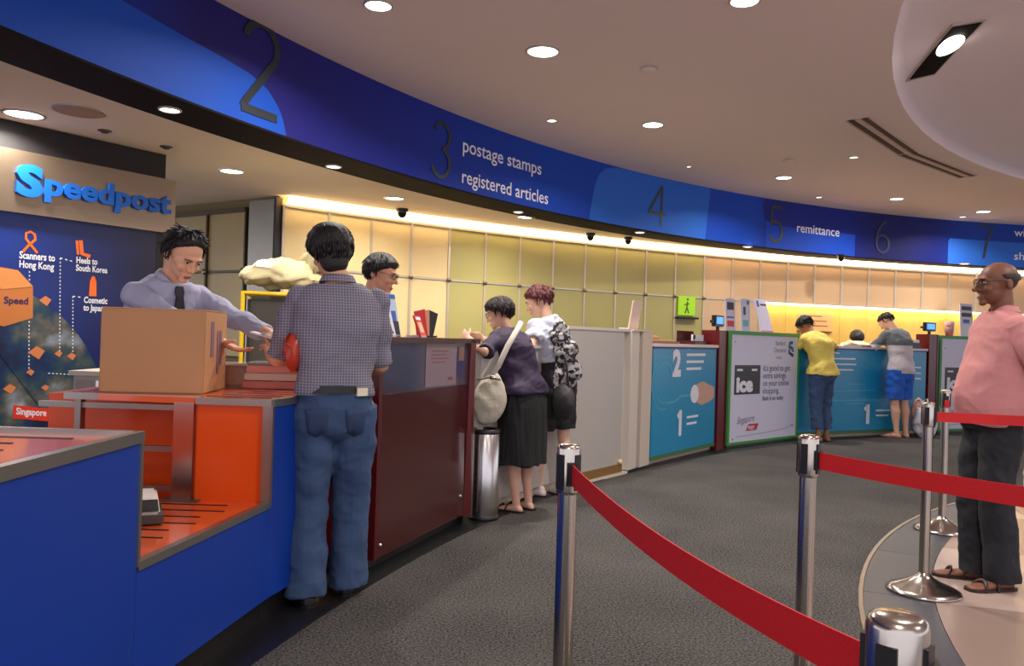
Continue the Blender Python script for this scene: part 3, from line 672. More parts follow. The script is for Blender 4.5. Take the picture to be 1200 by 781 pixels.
mb = MB().box((0, 0, .0), (.13, .03, .022)); mb.xf(Matrix.Translation((0, 0, .04)) @ Matrix.Rotation(math.radians(-10), 4, 'Y')); mb.build('arm', black, t, bevel=.005)
MB().box((-.05, 0, .025), (.02, .03, .025)).build('hinge', steel, t)
t = empty('tape_dispenser', (-1.14, 4.17, .926), math.radians(20), 'black tape dispenser with a pale roll behind the parcel stack', 'tape dispenser')
MB().box((0, 0, .02), (.14, .05, .04)).build('base', black, t, bevel=.008)
MB().lathe([(.02, -.012), (.042, -.012), (.042, .012), (.02, .012), (.02, -.012)], n=20).xf(Matrix.Translation((-.01, 0, .06)) @ Matrix.Rotation(PI / 2, 4, 'X')).build('roll', white, t)
MB().box((.07, 0, .05), (.02, .03, .03)).build('cutter', steel, t)

# mail sack on yellow trolley
t = empty('mail_sack_trolley', (-2.0, 6.9, 0), math.radians(10), 'pale yellow mail sack piled on a bright yellow tubular trolley behind the clerk', 'trolley')
yel = mat('yellow_tube', (245, 200, 20), .35)
for sx in (-.3, .3):
    for sy in (-.22, .22): MB().tube([(sx, sy, .06), (sx, sy, 1.52)], .018, 10).build('upright', yel, t)
mb = MB()
for z in (.2, 1.52):
    mb.tube([(-.3, -.22, z), (.3, -.22, z), (.3, .22, z), (-.3, .22, z), (-.3, -.22, z)], .016, 8)
mb.build('frame', yel, t)
for sx in (-.3, .3):
    for sy in (-.22, .22): MB().lathe([(.001, -.015), (.045, -.015), (.045, .015), (.001, .015)], n=16).xf(Matrix.Translation((sx, sy, .045)) @ Matrix.Rotation(PI / 2, 4, 'X')).build('wheel', black, t)
mb = MB().ell((0, 0, 0), (1, 1, 1), 40, 24)
mb.v = [V((p.x * .36, p.y * .27, (p.z * .17 if p.z > 0 else p.z * .08) + 1.66)) + V((1, 1, 1)) * .05 * noise.noise(p * 2.3) + V((0, 0, .03 * noise.noise(p * 5))) for p in mb.v]
mb.build('sack', mat('sack_cream', (226, 214, 164), .55, bump=.4, bscale=18), t)
mb = MB().ell((0, 0, 0), (1, 1, 1), 24, 16); mb.v = [V((p.x * .14 + .3, p.y * .16, p.z * .16 + 1.84)) + V((.06, .06, .06)) * noise.noise(p * 3) for p in mb.v]
mb.build('sack_neck', MATS['sack_cream'], t)
mb = MB().bbox((-.27, -.19, .22), (.27, .19, 1.5)); mb.build('hanging_bag', mat('dark_bag', (70, 66, 60), .7), t, bevel=.03)

# ------------------------------------------------------------------ maroon counter
F = Frame((-.67, 4.0), (-.23, 5.22)); FMa = F
maroon = mat('maroon_gloss', (66, 18, 18), .16, coat=.5); mar_d = mat('maroon_dark', (62, 12, 18), .25)
t = empty('maroon_counter', F.P(.6, 0, -.2), 0, 'dark maroon glossy service counter behind the man in the checked shirt', 'counter')
F.box(MB(), 0, F.L, .0, .07, -.3, -.06).build('plinth', black, t, world=True)
F.box(MB(), 0.02, F.L, .07, 1.17, -.32, -.02).build('body', mar_d, t, world=True)
F.box(MB(), .03, 1.16, .07, .9, -.02, 0).build('lower_panel', maroon, t, world=True)
up = F.box(MB(), .03, 1.16, .905, 1.17, -.02, -.004).build('glass_panel', mat('smoked_glass', (72, 60, 74), .08, coat=1), t, world=True)
F.box(MB(), -.04, F.L + .02, 1.17, 1.2, -.34, .02).build('worktop', mat('worktop_dark', (58, 22, 32), .25), t, world=True)
F.box(MB(), .55, .98, .915, 1.165, -.0035, -.001).build('notice', mat('dim_notice', (128, 110, 122), .4), up)
mb = MB()
for k in range(4): F.box(mb, .62, .86 - .04 * (k % 2), 1.12 - .022 * k, 1.126 - .022 * k, -.001, .0)
mb.build('notice_line', mat('dim_red', (120, 60, 66), .5), up)
mb = MB(); F.box(mb, .86, .93, .945, .965, -.001, 0); mb.build('notice_logo', MATS['dim_red'], up)
F.box(MB(), 1.01, 1.09, 1.06, 1.15, -.004, .002).build('card_holder', mat('holder', (120, 90, 84), .3), t, world=True)
for x, z in ((.08, .13), (1.1, .2)): MB().ell(F.P(x, z, 0), (.012, .012, .012), 10, 6).build('stud', steel, t, world=True)
mb = MB(); mb.add([F.P(*q) for q in [(1.16, 1.19, .02), (1.24, 1.19, .02), (1.24, .06, .02), (1.16, .06, .0), (1.16, 1.19, -.32), (1.24, 1.19, -.32), (1.24, .06, -.32), (1.16, .06, -.32)]],
    [(0, 3, 2, 1), (4, 5, 6, 7), (0, 1, 5, 4), (3, 7, 6, 2), (0, 4, 7, 3), (1, 2, 6, 5)]); mb.build('end_fin', mat('fin_red', (84, 16, 24), .3), t, world=True)
F.box(MB(), 1.24, 1.275, .05, .62, -.1, .015).build('steel_strip', steel_dull, t, world=True)
F.box(MB(), .0, .035, .07, 1.17, -.3, .012).build('left_edge', mat('fin_red2', (78, 16, 22), .3), t, world=True)

def holder(name, F, x, z, d, w_, h_, colr, label, cat, kids=(), rot=0, group=None, lean=.05):
    t = empty(name, F.P(x, z, d), math.atan2(F.e.y, F.e.x) + rot, label, cat, group)
    mb = MB(); mb.add([(-w_ / 2, 0, 0), (w_ / 2, 0, 0), (w_ / 2, lean, h_), (-w_ / 2, lean, h_)] + [(-w_ / 2, .012, 0), (w_ / 2, .012, 0), (w_ / 2, lean + .012, h_), (-w_ / 2, lean + .012, h_)],
        [(0, 1, 2, 3), (7, 6, 5, 4), (0, 4, 5, 1), (2, 6, 7, 3), (1, 5, 6, 2), (0, 3, 7, 4)])
    mb.build('leaf', mat(*colr) if isinstance(colr, tuple) else colr, t)
    MB().box((0, .05, .006), (w_ * .9, .1, .01)).build('stand', mat('acrylic', (205, 208, 212), .1), t)
    for nm, x0, x1, z0, z1, m in kids:
        yy = lambda z: lean * z / h_ - .0015
        q = MB(); q.add([(x0, yy(z0), z0), (x1, yy(z0), z0), (x1, yy(z1), z1), (x0, yy(z1), z1), (x0, yy(z0) + .001, z0), (x1, yy(z0) + .001, z0), (x1, yy(z1) + .001, z1), (x0, yy(z1) + .001, z1)], [(0, 1, 2, 3), (7, 6, 5, 4), (0, 4, 5, 1), (2, 6, 7, 3)])
        q.build(nm, m, t)
    return t
inkb = mat('ink_blue', (52, 96, 180), .5); inkr = mat('ink_red', (206, 44, 48), .5); inkd = mat('ink_dark', (40, 44, 66), .5); inky = mat('ink_yellow', (236, 190, 70), .5)
holder('leaflet_stand', FMa, .34, 1.2, -.12, .14, .17, paper, 'white leaflet with a red and yellow emblem, leftmost on the maroon counter', 'leaflet', [('emblem', -.02, .015, .06, .1, inkr), ('emblem', -.045, -.02, .06, .1, inky), ('text_block', -.05, .05, .02, .03, inkd)])
holder('brochure_stand', FMa, .53, 1.2, -.2, .17, .25, ('broch_blue', (190, 206, 232), .4), 'tall blue and white brochure stand on the maroon counter', 'brochure', [('picture', -.05, .06, .09, .15, inkb), ('picture', 0, .08, .0, .09, inkd), ('header', -.08, .08, .22, .245, inkb)])
holder('price_card', FMa, .80, 1.2, -.14, .11, .13, ('card_red', (214, 60, 58), .4), 'red tilted card with a pale panel on the maroon counter', 'card', [('panel', -.035, .035, .03, .09, mat('pale_panel', (216, 190, 150), .5)), ('panel', -.045, .045, .105, .122, paper)], rot=.15)
t = empty('pamphlet_fan', FMa.P(.93, 1.2, -.2), .9, 'fanned stack of red and black pamphlets, rightmost on the maroon counter', 'pamphlet')
for k, c_ in enumerate((inkr, mat('ink_peach', (222, 150, 120), .5), black, black)):
    mb = MB().box((0, 0, .085), (.09, .006, .17)); mb.xf(Matrix.Translation((.03 * k - .02, .015 * k, 0)) @ Matrix.Rotation(math.radians(-12 + 9 * k), 4, 'Y')); mb.build('leaf', c_, t)
MB().box((.02, .02, .006), (.14, .08, .012)).build('stand', black, t)

# ------------------------------------------------------------------ litter bin
t = empty('litter_bin', (-.155, 5.31, 0), 0, 'cylindrical brushed steel litter bin at the end of the maroon counter', 'bin')
MB().lathe([(.001, .02), (.098, .02), (.1, .03), (.1, .575), (.096, .58), (.09, .58), (.09, .5)], n=40).build('body', steel, t)
MB().lathe([(.001, 0), (.1, 0), (.103, .01), (.103, .03), (.1, .03)], n=40).build('base_ring', black, t)
MB().lathe([(.1, .572), (.103, .58), (.1, .6), (.09, .604), (.075, .6), (.07, .57)], n=40).build('rim', black, t)
MB().lathe([(.001, .50), (.09, .50), (.09, .505), (.001, .505)], n=32).build('liner', mat('bin_inside', (20, 20, 20), .6), t)

# ------------------------------------------------------------------ grey writing counter and screen
greyp = mat('grey_laminate', (176, 170, 164), .4, var=.02); greyd = mat('grey_edge', (206, 196, 184), .45)
Fg = Frame((-.20, 5.34), (.49, 6.49)); t = empty('writing_counter', Fg.P(.6, 0, -.2), 0, 'pale grey writing counter between the maroon counter and the tall grey screen', 'counter')
Fg.box(MB(), 0, Fg.L, .08, 1.14, -.3, 0).build('front_panel', greyp, t, world=True)
Fg.box(MB(), 0, Fg.L, 0, .08, -.28, -.04).build('plinth', mat('plinth_cream', (190, 176, 156), .5), t, world=True)
Fg.box(MB(), -.0, Fg.L, 1.14, 1.17, -.34, .02).build('worktop', greyd, t, world=True)
Fs = Frame((.49, 6.49), (1.13, 7.36)); t = empty('grey_screen', Fs.P(.6, 0, -.2), 0, 'tall plain grey laminate screen panel left of the first blue counter', 'screen')
Fs.box(MB(), -.06, .90, .1, 1.30, -.06, 0).build('panel', greyp, t, world=True)
Fs.box(MB(), -.06, 1.0, 1.30, 1.325, -.1, .01).build('cap', greyd, t, world=True)
Fs.box(MB(), -.075, -.06, .1, 1.30, -.08, .01).build('edge_strip', greyd, t, world=True)
Fs.box(MB(), .04, .92, .02, .1, -.05, .004).build('reflection_strip', mat('reflection_brown', (150, 112, 62), .3, .3), t, world=True)  # gold-brown reflection at the screen's foot, painted as a coloured strip
Fs.box(MB(), -.06, 1.0, 0, .022, -.06, .02).build('threshold', mat('plinth_light', (206, 198, 184), .5), t, world=True)
Fs.box(MB(), .905, .935, .02, 1.30, -.05, -.02).build('shadow_gap', mat('gap_brown', (74, 58, 50), .6), t, world=True)
MB().lathe([(.001, .0), (.022, 0), (.022, .015), (.001, .018)], n=16).xf(Matrix.Translation(Fs.P(.86, .125, .012)) @ Matrix.Rotation(PI / 2, 4, 'X')).build('door_stop', mat('stop_pale', (240, 220, 170), .3), t, world=True)
Fc = Frame((1.09, 7.30), (1.38, 7.76)); t = empty('grey_pillar', Fc.P(.25, 0, -.2), 0, 'narrow pale grey double post between the grey screen and the first blue counter', 'post')
Fc.box(MB(), -.01, .17, .03, 1.31, -.2, .02).build('post', greyd, t, world=True)
Fc.box(MB(), .18, .215, .03, 1.30, -.2, -.01).build('groove', MATS['gap_brown'], t, world=True)
Fc.box(MB(), .215, .45, .03, 1.31, -.2, .035).build('post', mat('post_warm', (204, 190, 174), .45), t, world=True)
Fc.box(MB(), -.01, .45, 1.31, 1.325, -.22, .04).build('cap', greyd, t, world=True)
Fc.box(MB(), -.01, .45, 0, .03, -.2, .02).build('plinth', black, t, world=True)
holder('notice_board', Fc, .2, 1.327, -.06, .24, .27, ('board_pink', (226, 198, 182), .6), 'blank pinkish board standing on top of the grey post', 'board', rot=.05, lean=-.04)

# ------------------------------------------------------------------ blue counters, posters, red posts
teal = mat('teal_print', (24, 142, 188), .3, var=.05, scale=1.6); green = mat('green_frame', (52, 146, 52), .45)
mint = mat('print_outline', (74, 172, 200), .4); skinp = mat('print_skin', (206, 160, 140), .5, var=.12, scale=20)
def blue_counter(F, label, zt, items):
    t = empty('blue_counter', F.P(F.L / 2, 0, -.2), 0, label, 'counter')
    F.box(MB(), 0, F.L, 0, .05, -.35, -.05).build('plinth', mat('plinth_beige', (186, 168, 150), .5), t, world=True)
    F.box(MB(), 0, F.L, .05, zt - .03, -.4, -.01).build('body', mat('body_blue', (20, 70, 110), .5), t, world=True)
    pr = F.box(MB(), 0.01, F.L - .01, .085, zt - .05, -.01, 0).build('printed_front', teal, t, world=True)
    F.box(MB(), 0.0, F.L, .05, .082, -.01, .006).build('green_base_strip', mat('green_dark', (62, 112, 60), .5), t, world=True)
    F.box(MB(), 0, F.L, zt - .048, zt - .03, -.01, .006).build('blue_top_strip', mat('navy_strip', (24, 40, 130), .4), t, world=True)
    F.box(MB(), 0, F.L, zt - .03, zt, -.45, .02).build('worktop', mat('worktop_white', (222, 214, 204), .35), t, world=True)
    return t, pr
def front_art(F, pr, x2, z2, x1, z1, s=1.0, hand=True, swirl=None):
    mb = MB(); Mx = FMx(F, .002); LN = []
    ln = lambda: (LN.append(MB()), LN[-1])[1]
    if x2 is not None:
        put_text(mb, '2', x2, z2, .36 * s, Mx, .001, offset=.02, sx=1.05); mb.build('numeral', print_white, pr); mb = MB()
        for k, wd in enumerate((.08, .5, .46, .4)): F.box(ln(), x2 + .34 * s, x2 + .34 * s + wd, z2 + .27 * s - k * .075, z2 + .27 * s - k * .075 + .028, 0, .002)
    if x1 is not None:
        stroke(mb, [(x1 + .1, z1), (x1 + .1, z1 + .27)], .065, Mx, .002); stroke(mb, [(x1 + .1, z1 + .25), (x1 + .03, z1 + .2)], .05, Mx, .002)
        for k, wd in enumerate((.3, .26)): F.box(ln(), x1 + .27 * s, x1 + .27 * s + wd, z1 + .17 - k * .07, z1 + .17 - k * .07 + .024, 0, .002)
    if mb.v: mb.build('numeral', print_white, pr)
    for q in LN: q.build('text_line', print_white, pr)
    if hand:
        x, z = hand; mb = MB()
        poly2d(mb, [(x + px, z + pz) for px, pz in [(-.25, .05), (-.18, .12), (-.02, .14), (.1, .11), (.3, .07), (.3, -.06), (.12, -.1), (-.05, -.12), (-.2, -.08), (-.28, -.02)]], FMx(F, .002), .001); mb.build('hand_print', skinp, pr)
        mb = MB(); poly2d(mb, [(x - .25 + .11 * math.cos(a * PI / 8), z + .01 + .1 * math.sin(a * PI / 8)) for a in range(16)], FMx(F, .0035), .001); mb.build('mouse_print', print_white, pr)
        mb = MB(); stroke(mb, [(x - .95, z - .06), (x - .75, z - .05), (x - .6, z + .0), (x - .35, z)], .02, FMx(F, .002), .001)
        for r in (.2, .27): stroke(mb, [(x - 1.02 + r * math.cos(a * PI / 12), z + .15 + r * math.sin(a * PI / 12)) for a in range(0, 20)], .012, FMx(F, .002), .001)
        mb.build('line_drawing', mint, pr)
F1 = Frame((1.385, 7.76), (2.35, 9.08))
t, pr = blue_counter(F1, 'short blue counter front printed with 2, 1 and a hand, left of first red post', 1.2, None)
front_art(F1, pr, .46, .88, .58, .24, hand=(1.28, .655))
F2 = Frame((3.74, 10.36), (6.06, 11.58))
t, pr = blue_counter(F2, 'wide blue printed counter front behind the customers in yellow shirt and blue shorts', 1.235, None)
front_art(F2, pr, None, 0, 1.28, .17, s=1.0, hand=None)
mb = MB(); put_text(mb, '2', .42, .93, .34, FMx(F2, .002), .001, offset=.012)
mb.build('numeral', print_white, pr)
for k, wd in enumerate((.1, .42, .44, .38)): F2.box(MB(), .68, .68 + wd, 1.13 - k * .075, 1.15 - k * .075, 0, .002).build('text_line', print_white, pr)
for k in range(3): F2.box(MB(), 2.2, 2.5, .95 - k * .08, .97 - k * .08, 0, .002).build('text_line', print_white, pr)
mb = MB(); 
for pts in ([(.7, .62), (1.5, .64)], [(.55, .5), (1.6, .5), (1.9, .52)], [(.95, .72), (1.3, .72), (1.3, .45), (.95, .45), (.95, .72)]): stroke(mb, pts, .014, FMx(F2, .002), .001)
mb.build('line_drawing', mint, pr)
def red_post(A_, B_, z, label, zl):
    F = Frame(A_, B_); t = empty('red_post', F.P(F.L / 2, 0, -.1), 0, label, 'post')
    F.box(MB(), 0, F.L, .0, z, -.2, .02).build('post', mat('post_red', (98, 16, 22), .3), t, world=True)
    F.box(MB(), F.L - .03, F.L, .02, z - .01, .02, .026).build('edge', mat('post_dark', (60, 8, 14), .3), t, world=True)
    s = empty('customer_display', F.P(F.L / 2, z, -.06), math.atan2(F.e.y, F.e.x), zl, 'display')
    MB().box((0, 0, .03), (.03, .03, .06)).build('stem', black, s)
    b = MB().box((0, 0, .11), (.24, .05, .13)).build('casing', black, s, bevel=.006)
    MB().box((.0, -.027, .115), (.17, .004, .08)).build('screen', mat('screen_blue', (70, 140, 250), .3, emit=((60, 130, 250), 1.5)), b)
    MB().box((-.15, 0, .1), (.06, .03, .03)).build('bracket', black, s)
red_post((2.36, 9.09), (2.505, 9.27), 1.37, 'dark red post between the first blue counter and the white poster', 'small blue screen display on top of the first red post')
red_post((6.08, 11.59), (6.26, 11.68), 1.45, 'dark red post right of the man in blue shorts', 'small blue screen display on the far red post')
def poster(A_, B_, zt, label, full):
    F = Frame(A_, B_); t = empty('poster_stand', F.P(F.L / 2, 0, 0), 0, label, 'poster')
    F.box(MB(), 0, F.L, .0, .035, -.1, .03).build('foot', mat('foot_dark', (40, 44, 40), .5), t, world=True)
    F.box(MB(), 0, F.L, .03, zt, -.06, .02).build('board', mat('poster_back', (120, 120, 120), .5), t, world=True)
    for x0, x1, z0, z1 in ((0, .045, .03, zt), (F.L - .035, F.L, .03, zt), (.045, F.L - .035, .03, .06), (.045, F.L - .035, zt - .045, zt)):
        F.box(MB(), x0, x1, z0, z1, .02, .035).build('frame', green, t, world=True)
    sh = F.box(MB(), .045, F.L - .035, .06, zt - .045, .02, .026).build('sheet', mat('poster_sheet', (214, 214, 234), .45), t, world=True)
    Mx = FMx(F, .0265); sc = F.L / 1.636
    mb = MB(); F.box(mb, .13 * sc, .70 * sc, .62, .97, .026, .028); pic = mb.build('picture', mat('poster_black', (14, 12, 18), .4), sh)
    mb = MB(); put_text(mb, 'ice', .17, .66, .24, FMx(F, .029), .001, offset=.014, sx=1.3)
    for x in (.18, .5): F.box(MB(), x, x + .12, .9, .925, .028, .03).build('text_line', print_white, pic)
    mb.build('picture_mark', print_white, pic)
    mb = MB()
    for k, l in enumerate(("It's good to get", 'extra savings', 'on your online', 'shopping.')):
        vs, fs = text_geo(l, .105, offset=.001); wd = max(p.x for p in vs); f_ = min(1.0, .74 / wd); mb.add([Mx(.76 + p.x * f_, .90 - k * .094 + p.y, .001) for p in vs], fs)
    put_text(mb, 'Bank it on today', .76, .535, .075, Mx, .001, offset=.002, sx=1.0); mb.build('lettering', mat('ink_grey', (86, 92, 116), .5), sh)
    mb = MB(); put_text(mb, 'Standard', 1.03, 1.22, .085, Mx, .001, sx=.8); put_text(mb, 'Chartered', 1.0, 1.13, .085, Mx, .001, sx=.8); put_text(mb, 'Saadiq', 1.06, 1.05, .05, Mx, .001); mb.build('logo_words', mat('ink_slate', (92, 110, 132), .5), sh)
    mb = MB(); stroke(mb, [(1.46, 1.26), (1.38, 1.25), (1.37, 1.21), (1.46, 1.18), (1.47, 1.14)], .045, Mx, .002); mb.build('logo_emblem', mat('emblem_teal', (20, 110, 130), .4), sh)
    mb = MB(); stroke(mb, [(1.38, 1.17), (1.37, 1.13), (1.45, 1.10), (1.48, 1.09)], .04, FMx(F, .028), .002); mb.build('logo_emblem', mat('emblem_navy', (30, 60, 120), .4), sh)
    mb = MB(); vs, fs = text_geo('Singapore', .12, shear=.4); mb.add([Mx(.2 + p.x * .8, .27 + p.y + p.x * .05, .001) for p in vs], fs); mb.build('script_logo', MATS['ink_grey'], sh)
    mb = MB(); poly2d(mb, [(.41, .18), (.64, .18), (.69, .26), (.46, .26)], Mx, .001); mb.build('red_logo', mat('logo_red', (190, 28, 52), .4), sh)
    mb = MB(); put_text(mb, 'POST', .455, .195, .06, FMx(F, .028), .001, offset=.002); mb.build('logo_words', print_white, sh)
    mb = MB(); stroke(mb, [(.2, .12), (.8, .135), (1.3, .16), (1.5, .2)], .008, Mx, .001); mb.build('rule', mat('rule_lilac', (150, 150, 180), .5), sh)
    for x, z in ((.12, 1.25), (.12, .1), (1.5, .2)):
        MB().ell(F.P(x * sc, min(z, zt - .1), .028), (.012, .012, .012), 8, 6).build('fixing', steel, t, world=True)
    return F
Fp = poster((2.515, 9.26), (3.725, 10.35), 1.375, 'white advertising poster in a green frame between the two groups of blue counter', True)
Fq = poster((6.28, 11.69), (7.74, 12.34), 1.44, 'second white poster in a green frame, partly hidden by the man in pink', True)
F3 = Frame((7.76, 12.35), (10.4, 12.9)); t, pr = blue_counter(F3, 'blue printed counter front behind the man in pink at the far right', 1.25, None)
front_art(F3, pr, .5, .9, .9, .2, hand=None)

# things on the counters
t = empty('paper_tray', F1.P(.52, 1.2, -.2), math.atan2(F1.e.y, F1.e.x), 'low reddish brown tray with papers on the first blue counter', 'tray')
MB().box((0, 0, .012), (.62, .2, .024)).build('tray', mat('tray_red', (120, 54, 40), .4), t, bevel=.004)
MB().box((-.02, 0, .034), (.5, .16, .018)).build('papers', mat('tan_paper', (214, 178, 130), .7), t)
MB().ell((-.1, .02, .05), (.12, .06, .035), 16, 8).build('bundle', mat('bundle_brown', (140, 104, 66), .7), t)
t = empty('letter_tray', F1.P(1.38, 1.2, -.18), math.atan2(F1.e.y, F1.e.x), 'dark red letter tray with white sheets next to the first red post', 'tray')
MB().box((0, 0, .02), (.42, .22, .04)).build('tray', mar_d, t)
MB().box((0, .1, .09), (.42, .02, .12)).build('back', mar_d, t)
MB().box((.02, -.04, .075), (.3, .02, .07)).build('papers', paper, t)
MB().ell((-.1, -.055, .085), (.03, .005, .03), 12, 8).build('mark', black, t)
dz = 1.377
holder('leaflet_holder', Fp, .22, dz, -.1, .2, .38, ('leaf_lilac', (206, 196, 214), .5), 'small leaflet holder beside the screen, leftmost on the poster top', 'leaflet', [('picture', -.07, .07, .25, .34, inkd), ('picture', -.07, .07, .05, .12, inkr), ('picture', -.08, .08, .15, .17, inkb)], lean=.02)
holder('leaflet_holder', Fp, .55, dz, -.1, .2, .40, ('leaf_pale', (202, 206, 226), .5), 'middle leaflet holder on the poster top, with a dark spot', 'leaflet', [('picture', -.05, .0, .2, .3, inkd), ('picture', -.06, .06, .06, .14, mat('ink_teal', (120, 170, 190), .5)), ('picture', .03, .08, .33, .38, inkb)], lean=.02)
holder('poster_card', Fp, .98, dz, -.06, .28, .42, ('leaf_white', (214, 208, 232), .5), 'large tilted white card rightmost on the poster top', 'card', [('picture', -.1, -.05, .32, .40, inkb), ('text_block', -.02, .12, .34, .36, inkd), ('base_band', -.14, .14, 0, .02, inkr)], lean=.12)
holder('leaflet_holder', Fq, .75, 1.442, -.1, .28, .5, ('leaf_white2', (216, 214, 226), .5), 'white display card in front of the face of the man in pink', 'card', [('picture', -.11, .11, .30, .36, inkd), ('picture', -.11, .11, .40, .46, inkd), ('picture', -.08, .06, .2, .26, inkb)], lean=.02)
t = empty('pink_tumbler', Fq.P(.36, 1.442, -.1), 0, 'pink patterned cup standing on the second poster top', 'cup')
MB().lathe([(.001, 0), (.05, 0), (.065, .2), (.06, .2), (.045, .01), (.001, .01)], n=20).build('cup', mat('cup_pink', (214, 110, 120), .4), t)
MB().lathe([(.066, .15), (.07, .17), (.07, .21), (.066, .215)], n=20).build('rim_band', mat('cup_pale', (226, 190, 190), .4), t)
MB().lathe([(.054, .05), (.059, .055), (.062, .12), (.059, .125)], n=20).build('band', mat('cup_grey', (160, 140, 140), .4), t)
F = F2
t = empty('open_ledger', F.P(1.15, 1.235, -.12), math.atan2(F.e.y, F.e.x), 'open white papers on the counter in front of the bent black-haired clerk', 'papers')
MB().box((-.12, 0, .01), (.36, .26, .016)).build('sheet', paper, t, bevel=.003)
mb = MB().box((.2, .0, 0), (.3, .24, .012)); mb.xf(Matrix.Translation((0, 0, .05)) @ Matrix.Rotation(.22, 4, 'X')); mb.build('sheet', mat('paper_warm', (232, 214, 186), .7), t)
MB().box((.2, 0, .02), (.2, .16, .04)).build('rest', mat('rest_grey', (170, 160, 150), .5), t)
t = empty('card_terminal', F.P(2.38, 1.235, -.12), math.atan2(F.e.y, F.e.x), 'dark payment terminal with white papers near the man in blue shorts', 'terminal')
MB().box((0, 0, .04), (.3, .18, .08)).build('body', black, t, bevel=.008)
MB().box((0.02, -.06, .1), (.22, .05, .05)).build('paper_roll', paper, t, bevel=.01)
# green exit plate and notice on rear wall
F = Frame(tuple(wpos(25.62, 0).xy), tuple(wpos(25.98, 0).xy))
t = empty('green_sign', F.P(F.L / 2, 1.6, .05), 0, 'small lime green sign with a dark figure standing by the olive wall panels', 'sign')
F.box(MB(), .02, F.L - .02, 1.64, 1.93, .05, .07).build('plate', mat('lime', (150, 200, 30), .4, emit=((150, 205, 30), .25)), t, world=True)
mb = MB(); cx = F.L / 2
stroke(mb, [(cx - .03, 1.67), (cx, 1.75), (cx + .01, 1.85)], .025, FMx(F, .07), .003); stroke(mb, [(cx - .05, 1.8), (cx + .05, 1.82)], .018, FMx(F, .07), .003); stroke(mb, [(cx + .04, 1.67), (cx + .01, 1.75)], .02, FMx(F, .07), .003)
poly2d(mb, [(cx + .015 + .02 * math.cos(a * PI / 4), 1.885 + .02 * math.sin(a * PI / 4)) for a in range(8)], FMx(F, .07), .003)
mb.build('figure', mat('fig_green', (70, 100, 10), .5), t, world=True)
F.box(MB(), -.02, F.L + .02, 1.58, 1.61, .0, .12).build('ledge', black, t, world=True)
F = Frame(tuple(wpos(28.05, 0).xy), tuple(wpos(28.75, 0).xy))
t = empty('wall_notice', F.P(F.L / 2, 1.6, .02), 0, 'pale printed notice fixed on the glowing amber wall above the low-bent clerk', 'notice')
F.box(MB(), 0, F.L, 1.48, 1.78, .02, .03).build('sheet', mat('notice_peach', (236, 190, 130), .6), t, world=True)
mb = MB()
for k, (a, b) in enumerate(((.05, .5), (.05, .6), (.3, .62))): F.box(mb, a, b, 1.72 - k * .08, 1.735 - k * .08, .03, .032)
mb.build('text_line', mat('brown_ink', (150, 90, 40), .5), t, world=True)
F.box(MB(), 0, F.L, 1.46, 1.475, .0, .05).build('ledge', mat('brown_ledge', (110, 70, 30), .5), t, world=True)

# ------------------------------------------------------------------ queue barriers
red = mat('red_belt', (196, 12, 20), .6, bump=.1, bscale=200)
def stanchion(x, y, label, rz=0, base=True):
    t = empty('queue_stanchion', (x, y, 0), rz, label, 'stanchion', 'chrome queue stanchions')
    MB().lathe([(.001, .0), (.172, 0), (.175, .006), (.172, .014), (.15, .026), (.09, .05), (.045, .075), (.034, .085), (.026, .1)], n=48).build('base', chrome, t)
    MB().lathe([(.0245, .09), (.0245, .84)], n=32).build('pole', chrome, t)
    hd = MB().lathe([(.0245, .832), (.029, .835), (.0295, .84), (.0295, .945), (.027, .953), (.02, .957), (.001, .9575)], n=32).build('head', chrome, t)
    for a in (35, 125, 215, 305):
        mb = MB().box((.0285, 0, .888), (.007, .02, .088)); mb.xf(Matrix.Rotation(math.radians(a), 4, 'Z')); mb.build('belt_slot', black, hd)
    return t
def belt(st, p, q, sag, wd=.05, n=24):
    p, q = V(p), V(q); mb = MB(); vs = []; side = V((-(q - p).y, (q - p).x, 0)).normalized() * .0012
    for i in range(n + 1):
        s = i / n; c = p.lerp(q, s) - V((0, 0, sag * 4 * s * (1 - s)))
        for d in (-side, side):
            for z in (-wd / 2, wd / 2): vs.append(c + d + V((0, 0, z)))
    mb.add(vs, [(4 * i + a, 4 * i + b, 4 * i + 4 + b, 4 * i + 4 + a) for i in range(n) for a, b in ((0, 1), (1, 3), (3, 2), (2, 0))] + [(0, 2, 3, 1), (4 * n, 4 * n + 1, 4 * n + 3, 4 * n + 2)], 0, False)
    return mb.build('belt', red, st, world=True)
st1 = (.152, 1.99); st2 = (.892, 2.36); st3 = (2.115, 4.01); st4 = (2.95, 5.38); st5 = (.392, .79)
s1 = stanchion(*st1, 'chrome belt post left of centre, in front of the carpet, holding the nearest red belt', .2)
s2 = stanchion(*st2, 'chrome belt post standing before the carpet centre-right, its belt running to the right edge', .2)
s3 = stanchion(*st3, 'chrome belt post with its round base showing, in front of the man in pink', .3)
s4 = stanchion(*st4, 'farthest chrome belt post, its base just behind the nearer base', .3)
s5 = stanchion(*st5, 'nearest chrome belt post, only its cylindrical head seen at the bottom edge', .2)
def clip_(st, p, q):
    d = (V(q) - V(p)); a = math.atan2(d.y, d.x); mb = MB().box((.031, 0, 0), (.014, .024, .058)); mb.xf(Matrix.Translation(V((p[0], p[1], .885))) @ Matrix.Rotation(a, 4, 'Z')); mb.build('belt_clip', black, st, world=True)
def link(s, a, b, sag, z=.885):
    clip_(s, a, b); clip_(s, b, a); d = (V((*b, 0)) - V((*a, 0))).normalized() * .034
    belt(s, V((*a, z)) + d, V((*b, z)) - d, sag)
link(s1, st1, st5, .03); 
st6 = (1.62, .35); s6 = stanchion(*st6, 'chrome belt post outside the frame at the lower right'); link(s5, st5, st6, .03)
